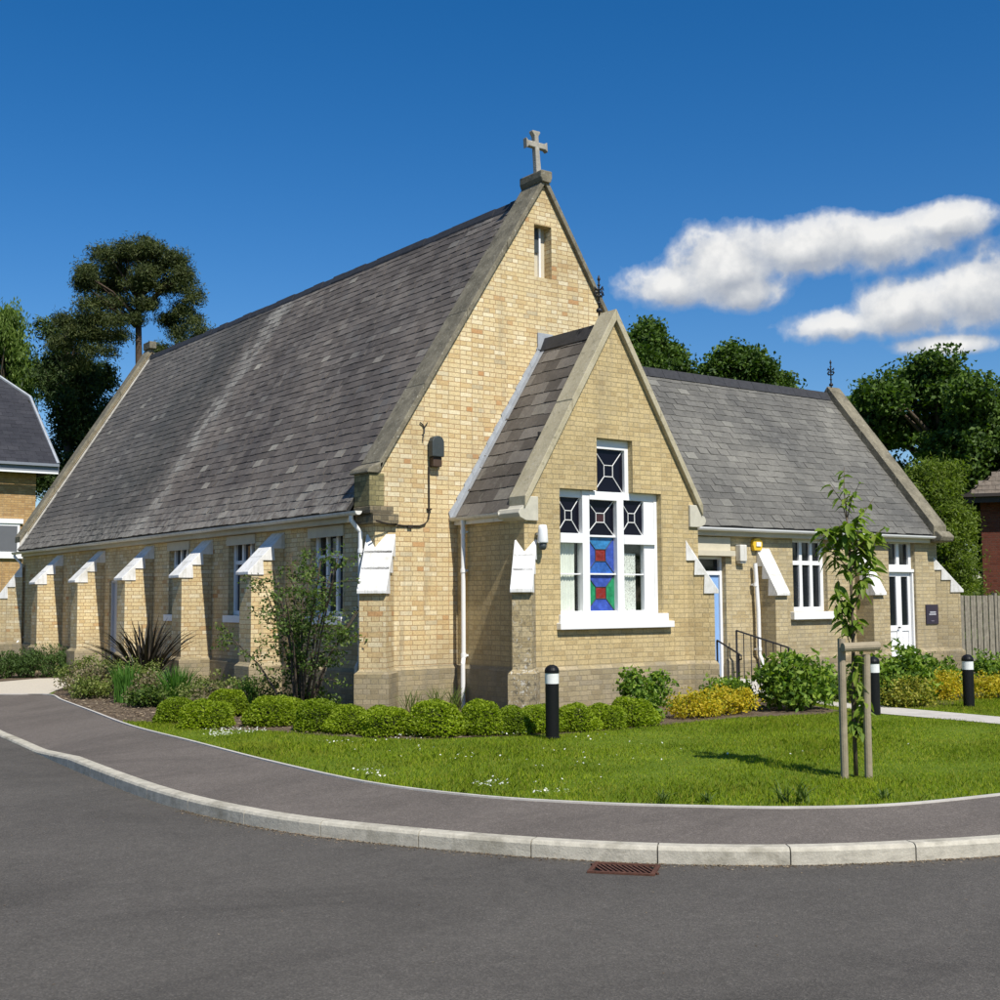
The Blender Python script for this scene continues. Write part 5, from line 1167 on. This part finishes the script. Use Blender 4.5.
for x, y in PP:
    z = random.uniform(.03, .06); a0 = random.random() * 6; r = random.uniform(.006, .012); tl = (random.gauss(0, .4), random.gauss(0, .4)); o_ = len(vs)
    for k in range(6): a_ = a0 + k * math.pi / 3; vs.append((x + r * math.cos(a_), y + r * math.sin(a_), z + r * (tl[0] * math.cos(a_) + tl[1] * math.sin(a_))))
    fs.append(tuple(range(o_, o_ + 6)))
o = npmesh('daisies', np.array(vs), np.array(fs), L['petal']); tag(o, 'white daisies scattered in patches over the lawn', 'flowers', kind='stuff')
# bark chips on the bed
n = 9000; P = np.c_[RNG.uniform(-3.8, .2, n), RNG.uniform(-4.4, 8, n)]; P = P[inside_poly(P, BED)]
v, f = leaf_quads(np.c_[P, RNG.uniform(0, .025, len(P))], .07, .032, (0, 0, 0), 1, .1)
v[:, 2] = np.abs((v[:, 2] - .012) * .35) + .004
o = npmesh('bark_mulch', v, f, L['chip']); tag(o, 'brown bark chippings covering the planting bed', 'mulch', kind='stuff')

n = 7000; K_ = np.array(resample(KERB, 6000)); k = RNG.integers(2300, 4200, n); P = K_[k] + RNG.normal(0, .006, (n, 2)); tdir = np.diff(K_, axis=0)[k]; tdir /= np.linalg.norm(tdir, axis=1)[:, None]
P = P + np.c_[tdir[:, 1], -tdir[:, 0]] * (np.abs(RNG.normal(0, .05, n)) * (.3 + RNG.random(n) ** 3 * 2) + .008)[:, None]
v, f = leaf_quads(np.c_[P, np.full(n, -.196)], .026, .015, None, 1, .1); v[:, 2] = -.1985 + np.abs(v[:, 2] + .196) * .5
o = npmesh('kerb_grit', v, f, L['chip']); tag(o, 'brown grit and leaf litter gathered along the foot of the kerb', 'debris', kind='stuff')
n = 420; P = np.c_[RNG.uniform(-9, 1, n), RNG.uniform(-14.5, -3, n)]; P = P[~inside_poly(P, [tuple(q) for q in KERB] + [(40, 40), (-18, 40)])]
v, f = leaf_quads(np.c_[P, np.full(len(P), -.196)], .018, .012, None, 1, .1); v[:, 2] = -.1985 + np.abs(v[:, 2] + .196) * .5
o = npmesh('road_grit', v, f, L['chip']); tag(o, 'stray chips and dry leaf scraps on the road', 'debris', kind='stuff')

# ------------------------------------------------------------------ FENCE AND NEIGHBOURS
fe = thing('timber_fence', 'weathered close boarded timber fence right of the chapel annex', 'fence', (14.4, 2.6, 0))
for i in range(6):
    mb = MB(); x = i * 2.0
    for k in range(15):
        xx = x + k * .133; j = random.uniform(-.012, .012); mb.box(xx, xx + .105, -.018 + (k % 2) * .014, .004 + (k % 2) * .014, .02, 1.68 + j)
    o = mb.build('fence_panel', M['fence_wood']); o.parent = fe
    mb = MB(); mb.box(x - .05, x + .05, .03, .12, -.1, 1.74); o = mb.build('fence_post', M['fence_wood']); o.parent = fe
mb = MB(); mb.box(0, 12, .03, .08, .35, .45); mb.box(0, 12, .03, .08, 1.3, 1.4); o = mb.build('fence_rail', M['fence_wood']); o.parent = fe


def hip_house(root, lx, ly, ze, zr_, over, wall_m, roof_m, eave_m, z0=-.3):
    """hipped roof on a plain box; local corner at the origin"""
    mb = MB(); mb.box(0, lx, 0, ly, z0, ze); o = mb.build('wall', wall_m); o.parent = root
    h = min(lx, ly) / 2 + over; mb = MB()
    c = [(-over, -over, ze), (lx + over, -over, ze), (lx + over, ly + over, ze), (-over, ly + over, ze)]
    if lx > ly: r = [(h - over, ly / 2, zr_), (lx - h + over, ly / 2, zr_)]; fs = [(0, 1, 5, 4), (1, 2, 5), (2, 3, 4, 5), (3, 0, 4)]
    else: r = [(lx / 2, h - over, zr_), (lx / 2, ly - h + over, zr_)]; fs = [(0, 1, 4), (1, 2, 5, 4), (2, 3, 5), (3, 0, 4, 5)]
    mb.add(c + r, fs + [(3, 2, 1, 0)]); ro = mb.build('roof', roof_m); ro.parent = root
    mb = MB(); e = .1
    for a, b in ((0, 1), (1, 2), (2, 3), (3, 0)):
        A_, B_ = V3(c[a]), V3(c[b]); t = (B_ - A_).normalized(); nn = V3((t.y, -t.x, 0)); mb.lbox(A_, t, (0, 0, 1), nn, -.02, (B_ - A_).length + .02, -.22, .02, .002, .03)
        mb.lbox(A_, t, (0, 0, 1), nn, -.1, (B_ - A_).length + .1, -.04, .06, .03, .13)
    q = mb.build('gutter', eave_m); q.parent = root
    return ro
def roof_tiles(root, ro, mat, sw, sh, c0, c1, apex0, apex1):
    """courses on one roof face given by its eave c0-c1 and ridge apex0-apex1"""
    c0, c1, a0, a1 = map(V3, (c0, c1, apex0, apex1)); U = (c1 - c0).normalized(); n = (a0 - c0).cross(U).normalized(); n = n if n.z > 0 else -n; Vv = n.cross(U) if n.cross(U).z > 0 else U.cross(n)
    lu = (c1 - c0).length; lv = (a0 - c0).dot(Vv); ua, ub = (a0 - c0).dot(U), (a1 - c0).dot(U)
    def skip(p):
        q = p - c0; v = q.dot(Vv) / lv; u = q.dot(U); return u < ua * v or u > lu + (ub - lu) * v
    mb = MB(); slates(mb, c0, U, Vv, n, lu, lv, sw, sh, skip=skip, tilt=.02); o = mb.build('roof_covering', mat, fixn=False); o.parent = ro

pc_ = far(984, 600, 42)
rh = thing('brick_house', 'dark red brick house with mossy tiled roof at the right edge', 'house', (pc_.x, pc_.y, 0), rz=math.radians(-57))
ro = hip_house(rh, 10, 8, 4.75, 8.3, .45, M['brick_red'], M['roofdeck'], simple('dark_fascia', (.05, .04, .035), .7, .2))
roof_tiles(rh, ro, M['tile'], .2, .24, (-.45, -.45, 4.77), (10.45, -.45, 4.77), (4.0, 4.0, 8.32), (6.0, 4.0, 8.32))
roof_tiles(rh, ro, M['tile'], .2, .24, (-.45, 8.45, 4.77), (-.45, -.45, 4.77), (4.0, 4.0, 8.32), (4.0, 4.0, 8.32))
lh = thing('brick_house', 'modern buff brick house with smooth dark slate roof at the left edge', 'house', (-13.5, 26.6, 0))
LX, LY, LE, LO = 16.3, 10.5, 6.2, .55; tp = math.tan(math.radians(42))
mb = MB(); mb.box(0, LX, 0, LY, -.3, LE); o = mb.build('wall', M['brick_modern']); o.parent = lh
def on_slope(px, py):       # point of the front slope seen at a pixel, in the house's own metres
    d = fw + r2 * ((px - 500) / F) - u2 * ((py - 500) / F); o_ = CAM - V3((-13.5, 26.6, 0)); k = (LE + .02 + tp * (o_.y + LO) - o_.z) / (d.z - tp * d.y); return o_ + d * k
Bp, Cp = on_slope(30, 398), on_slope(-75, 328)
A0, A1 = V3((-LO, -LO, LE + .02)), V3((LX + LO, -LO, LE + .02)); mir = lambda p: V3((p.x, LY - p.y, p.z))
Dp = V3((Cp.x - 2, Cp.y, Cp.z)); Ep = V3((1.5, Bp.y, Bp.z))
mb = MB(); vs = [A0, A1, Bp, Cp, Dp, Ep]; vs += [mir(p) for p in vs]
mb.add(vs, [(0, 1, 2, 3, 4, 5), (6, 11, 10, 9, 8, 7), (1, 7, 8, 2), (2, 8, 9, 3), (3, 9, 10, 4), (4, 10, 11, 5), (5, 11, 6, 0), (0, 6, 7, 1)])
ro = mb.build('roof', M['roofdeck']); ro.parent = lh
Vd = V3((0, 1, tp)).normalized(); Nd = V3((0, -tp, 1)).normalized(); poly = [(p.x, p.y) for p in vs[:6]]
def outside(p):
    r = False; j = 5
    for i in range(6):
        (xi, yi), (xj, yj) = poly[i], poly[j]
        if (yi > p.y) != (yj > p.y) and p.x < (xj - xi) * (p.y - yi) / (yj - yi) + xi: r = not r
        j = i
    return not r
mb = MB(); slates(mb, A0, (1, 0, 0), Vd, Nd, LX + 2 * LO, (Cp.y + LO) / Vd.y, .35, .22, skip=outside, tilt=.008); o = mb.build('roof_covering', M['slate_modern'], fixn=False); o.parent = ro
mb = MB(); mb.tube([A1 + V3((0, 0, .03)), Bp + V3((0, 0, .04)), Cp + V3((0, 0, .04))], .055, 6); o = mb.build('hip_tiles', M['lead']); o.parent = ro
mb = MB(); mb.box(-LO, LX + LO, -LO - .03, -LO + .02, LE - .24, LE - .02); mb.box(-LO, LX + LO, -LO - .13, -LO - .032, LE - .06, LE + .03); mb.box(LX + LO - .02, LX + LO + .03, -LO + .021, LY + LO, LE - .24, LE - .02)
o = mb.build('gutter', M['fascia_grey']); o.parent = ro
mb = MB(); mb.box(-LO, LX + LO, -LO - .029, -LO - .003 + .02, LE - .3, LE - .242); o = mb.build('soffit_edge', M['white']); o.parent = ro
for xw in (12.9, 8.3, 3.6):
    mb = MB(); mb.box(xw, xw + 2.9, -.04, -.002, 3.25, 4.25); mb.box(xw - .1, xw + 3.0, -.08, -.002, 4.25, 4.4); mb.box(xw - .1, xw + 3.0, -.1, -.002, 3.1, 3.25)
    o = mb.build('window', M['white']); o.parent = lh
    for k in range(3):
        mb = MB(); mb.box(xw + .08 + k * .94, xw + .94 + k * .94, -.05, -.041, 3.33, 4.17); q = mb.build('pane', M['panel_grey']); q.parent = o
for xw in (11.8, 6.0):
    mb = MB(); mb.box(xw, xw + 1.6, -.04, -.002, .9, 2.1); o = mb.build('window', M['white']); o.parent = lh
    mb = MB(); mb.box(xw + .08, xw + 1.52, -.05, -.041, .98, 2.02); q = mb.build('pane', M['glass']); q.parent = o

# ------------------------------------------------------------------ TREES
def fblobs(lst, D, dz=1.0):
    out = []
    for px, py, rx, ry in lst:
        p = far(px, py, D); k = math.hypot(D, 0) / F; out.append((p.x + random.uniform(-.6, .6), p.y + random.uniform(-.6, .6), p.z, rx * k, rx * k * dz, ry * k))
    return out

def scatter(D, n, regions, rx, ry, depth, hole=()):
    """clumps spread through the crown's real volume; regions are ellipses (px,py,rx,ry)"""
    out = []; tot = sum(a[2] * a[3] for a in regions)
    for reg in regions:
        k = max(1, round(n * reg[2] * reg[3] / tot))
        while k > 0:
            d = rand_dirs(1)[0] * RNG.random() ** .4; px, py = reg[0] + d[0] * reg[2], reg[1] + d[2] * reg[3]
            if any(((px - h[0]) / h[2]) ** 2 + ((py - h[1]) / h[3]) ** 2 < 1 for h in hole): continue
            dd = d[1] * depth * min(1, reg[2] / 40); p = far(px, py, D + dd); q = D / F; f = RNG.uniform(.75, 1.3)
            out.append((p.x, p.y, p.z, rx * q * f, rx * q * f, ry * q * f)); k -= 1
    return out
def plates(D, lst):
    out = []
    for px, py, rx, ry in lst:
        for _ in range(4):      # each spray of needles is a few tufts along a branch end
            p = far(px + RNG.uniform(-.55, .55) * rx, py + RNG.uniform(-.6, .6) * ry, D + RNG.uniform(-1.3, 1.3)); q = D / F; f = RNG.uniform(.7, 1.2)
            out.append((p.x, p.y, p.z, rx * q * f * .75, rx * q * f * .75, ry * q * f))
    return out
D_ = 50; b = far(143, 420, D_); t_ = far(139, 272, D_)
tree('pine_tree', 'tall scots pine with a domed dark crown above the far end of the nave', 'tree', (b.x, b.y, -.3), tuple(t_), .24,
     plates(D_, [(152, 246, 20, 8), (128, 251, 20, 8), (106, 257, 15, 8), (172, 258, 15, 8), (92, 271, 14, 8), (118, 270, 18, 7), (146, 268, 20, 8), (178, 273, 13, 7), (83, 284, 10, 6), (107, 288, 18, 7), (136, 286, 18, 6), (166, 287, 14, 6), (188, 285, 11, 7), (195, 298, 9, 5),
       (95, 304, 17, 6), (122, 303, 13, 5), (152, 303, 15, 5), (184, 309, 12, 6), (86, 318, 15, 6), (109, 320, 17, 6), (170, 320, 11, 5), (193, 322, 11, 6), (199, 334, 8, 5), (74, 331, 14, 6), (99, 335, 17, 6), (121, 337, 10, 4), (178, 335, 12, 5), (161, 350, 12, 3), (185, 346, 11, 5), (63, 322, 8, 5), (64, 344, 12, 6), (88, 349, 14, 6), (110, 350, 9, 3), (140, 318, 9, 4), (76, 362, 13, 6)]),
     84000, .17, .03, L['pine'], M['bark_pine'], clump=.17, per=42, spread=.9, axis=(0, 0, .5), nlimb=35, ls=.62, shell=(.15, 1.0), st=.9, fine=0)
D_ = 54; b = far(74, 470, D_)
tree('conifer_tree', 'dark bushy conifer left of and below the scots pine', 'tree', (b.x, b.y, -.3), tuple(far(66, 330, D_)), .28,
     scatter(D_, 58, [(66, 340, 24, 20), (56, 375, 26, 22), (88, 385, 32, 22), (70, 420, 38, 30), (105, 415, 20, 24), (55, 470, 36, 30), (90, 470, 34, 30)], 14, 9, 2.2, [(102, 402, 6, 5), (45, 352, 6, 6)]),
     46000, .22, .06, L['conifer'], M['bark'], clump=.26, per=60, nlimb=10, ls=.5, shell=(.3, 1.0))
D_ = 62; b = far(5, 470, D_)
tree('willow_tree', 'pale weeping willow behind the modern house at the left edge', 'tree', (b.x, b.y, -.3), tuple(far(8, 335, D_)), .28,
     scatter(D_, 40, [(4, 338, 24, 24), (-25, 335, 34, 30), (16, 365, 22, 22), (36, 372, 9, 26), (0, 395, 40, 24)], 11, 12, 2.2, [(28, 388, 5, 10)]),
     26000, .26, .06, L['willow'], M['bark'], clump=.26, per=50, axis=(0, 0, -1.4), spread=.8, nlimb=6, ls=.5, shell=(.2, 1.0))
D_ = 48; b = far(945, 600, D_)
tree('oak_tree', 'large dark green oak filling the sky right of the annex', 'tree', (b.x, b.y, -.3), tuple(far(940, 410, D_)), .5,
     scatter(D_, 105, [(930, 405, 68, 40), (880, 420, 26, 40), (1000, 400, 60, 44), (940, 455, 70, 40), (1010, 470, 60, 50), (980, 525, 60, 40), (1070, 450, 60, 70), (1060, 540, 60, 50)], 17, 13, 3.5, [(893, 415, 6, 5), (934, 408, 6, 5), (948, 455, 5, 5), (955, 478, 4, 5)]),
     110000, .2, .12, L['oak'], M['bark'], clump=.3, per=85, nlimb=14, ls=.6, shell=(.35, 1.0))
D_ = 56; b = far(648, 500, D_)
tree('oak_tree', 'dark green broadleaf tree peeping out between porch gable and annex ridge', 'tree', (b.x, b.y, -.3), tuple(far(642, 355, D_)), .38,
     scatter(D_, 30, [(630, 345, 32, 32), (662, 362, 28, 22), (650, 395, 50, 26), (690, 385, 22, 18)], 13, 10, 2.4),
     34000, .2, .12, L['oak'], M['bark'], clump=.27, per=75, nlimb=8, ls=.5, shell=(.35, 1.0))
b = far(735, 500, D_)
tree('oak_tree', 'lower rounded dark green tree rising behind the middle of the annex ridge', 'tree', (b.x, b.y, -.3), tuple(far(733, 382, D_)), .34,
     scatter(D_, 28, [(722, 368, 26, 18), (750, 374, 26, 18), (738, 400, 54, 26), (780, 387, 8, 4)], 12, 9, 2.4),
     32000, .2, .12, L['oak'], M['bark'], clump=.26, per=75, nlimb=8, ls=.5, shell=(.35, 1.0))
D_ = 37; b = far(945, 640, D_)
tree('willow_shrub', 'light green feathery shrub tree behind the annex gable end', 'tree', (b.x, b.y, -.3), tuple(far(942, 490, D_)), .13,
     scatter(D_, 46, [(930, 478, 22, 22), (948, 500, 26, 26), (938, 530, 34, 30), (948, 570, 32, 34), (945, 610, 34, 30)], 10, 11, 1.3),
     46000, .13, .036, L['lightgreen'], M['bark'], clump=.2, per=44, axis=(0, 0, .4), nlimb=9, ls=.5, shell=(.2, 1.0))
for i, (px, D_) in enumerate([(990, 37), (1022, 37)]):
    p = far(px, 600, D_); bush('leafy_bush', ['bright green bush showing above the timber fence', 'green bush beyond the fence at the right edge'][i], 'shrub', (p.x, p.y, -.1), [(0, 0, 1.4, .5, .6, .7), (.3, 0, .8, .6, .6, .7)], 2600, .08, .045, L['bushy'])
# distant tree belt closes the horizon all round
c, d = [], []
k = 900; az = RNG.uniform(-80, 170, k); R_d = RNG.uniform(110, 150, k)
cc = np.c_[CAM.x + np.sin(np.radians(az)) * R_d, CAM.y + np.cos(np.radians(az)) * R_d, RNG.uniform(0, 5.5, k)]
pts = np.repeat(cc, 26, 0) + RNG.normal(size=(k * 26, 3)) * np.array([1.6, 1.6, 1.2]); v, f = leaf_quads(pts, 1.3, .8)
o = npmesh('far_trees', v, f, L['oak']); tag(o, 'distant belt of dark trees along the horizon', 'trees', kind='stuff')
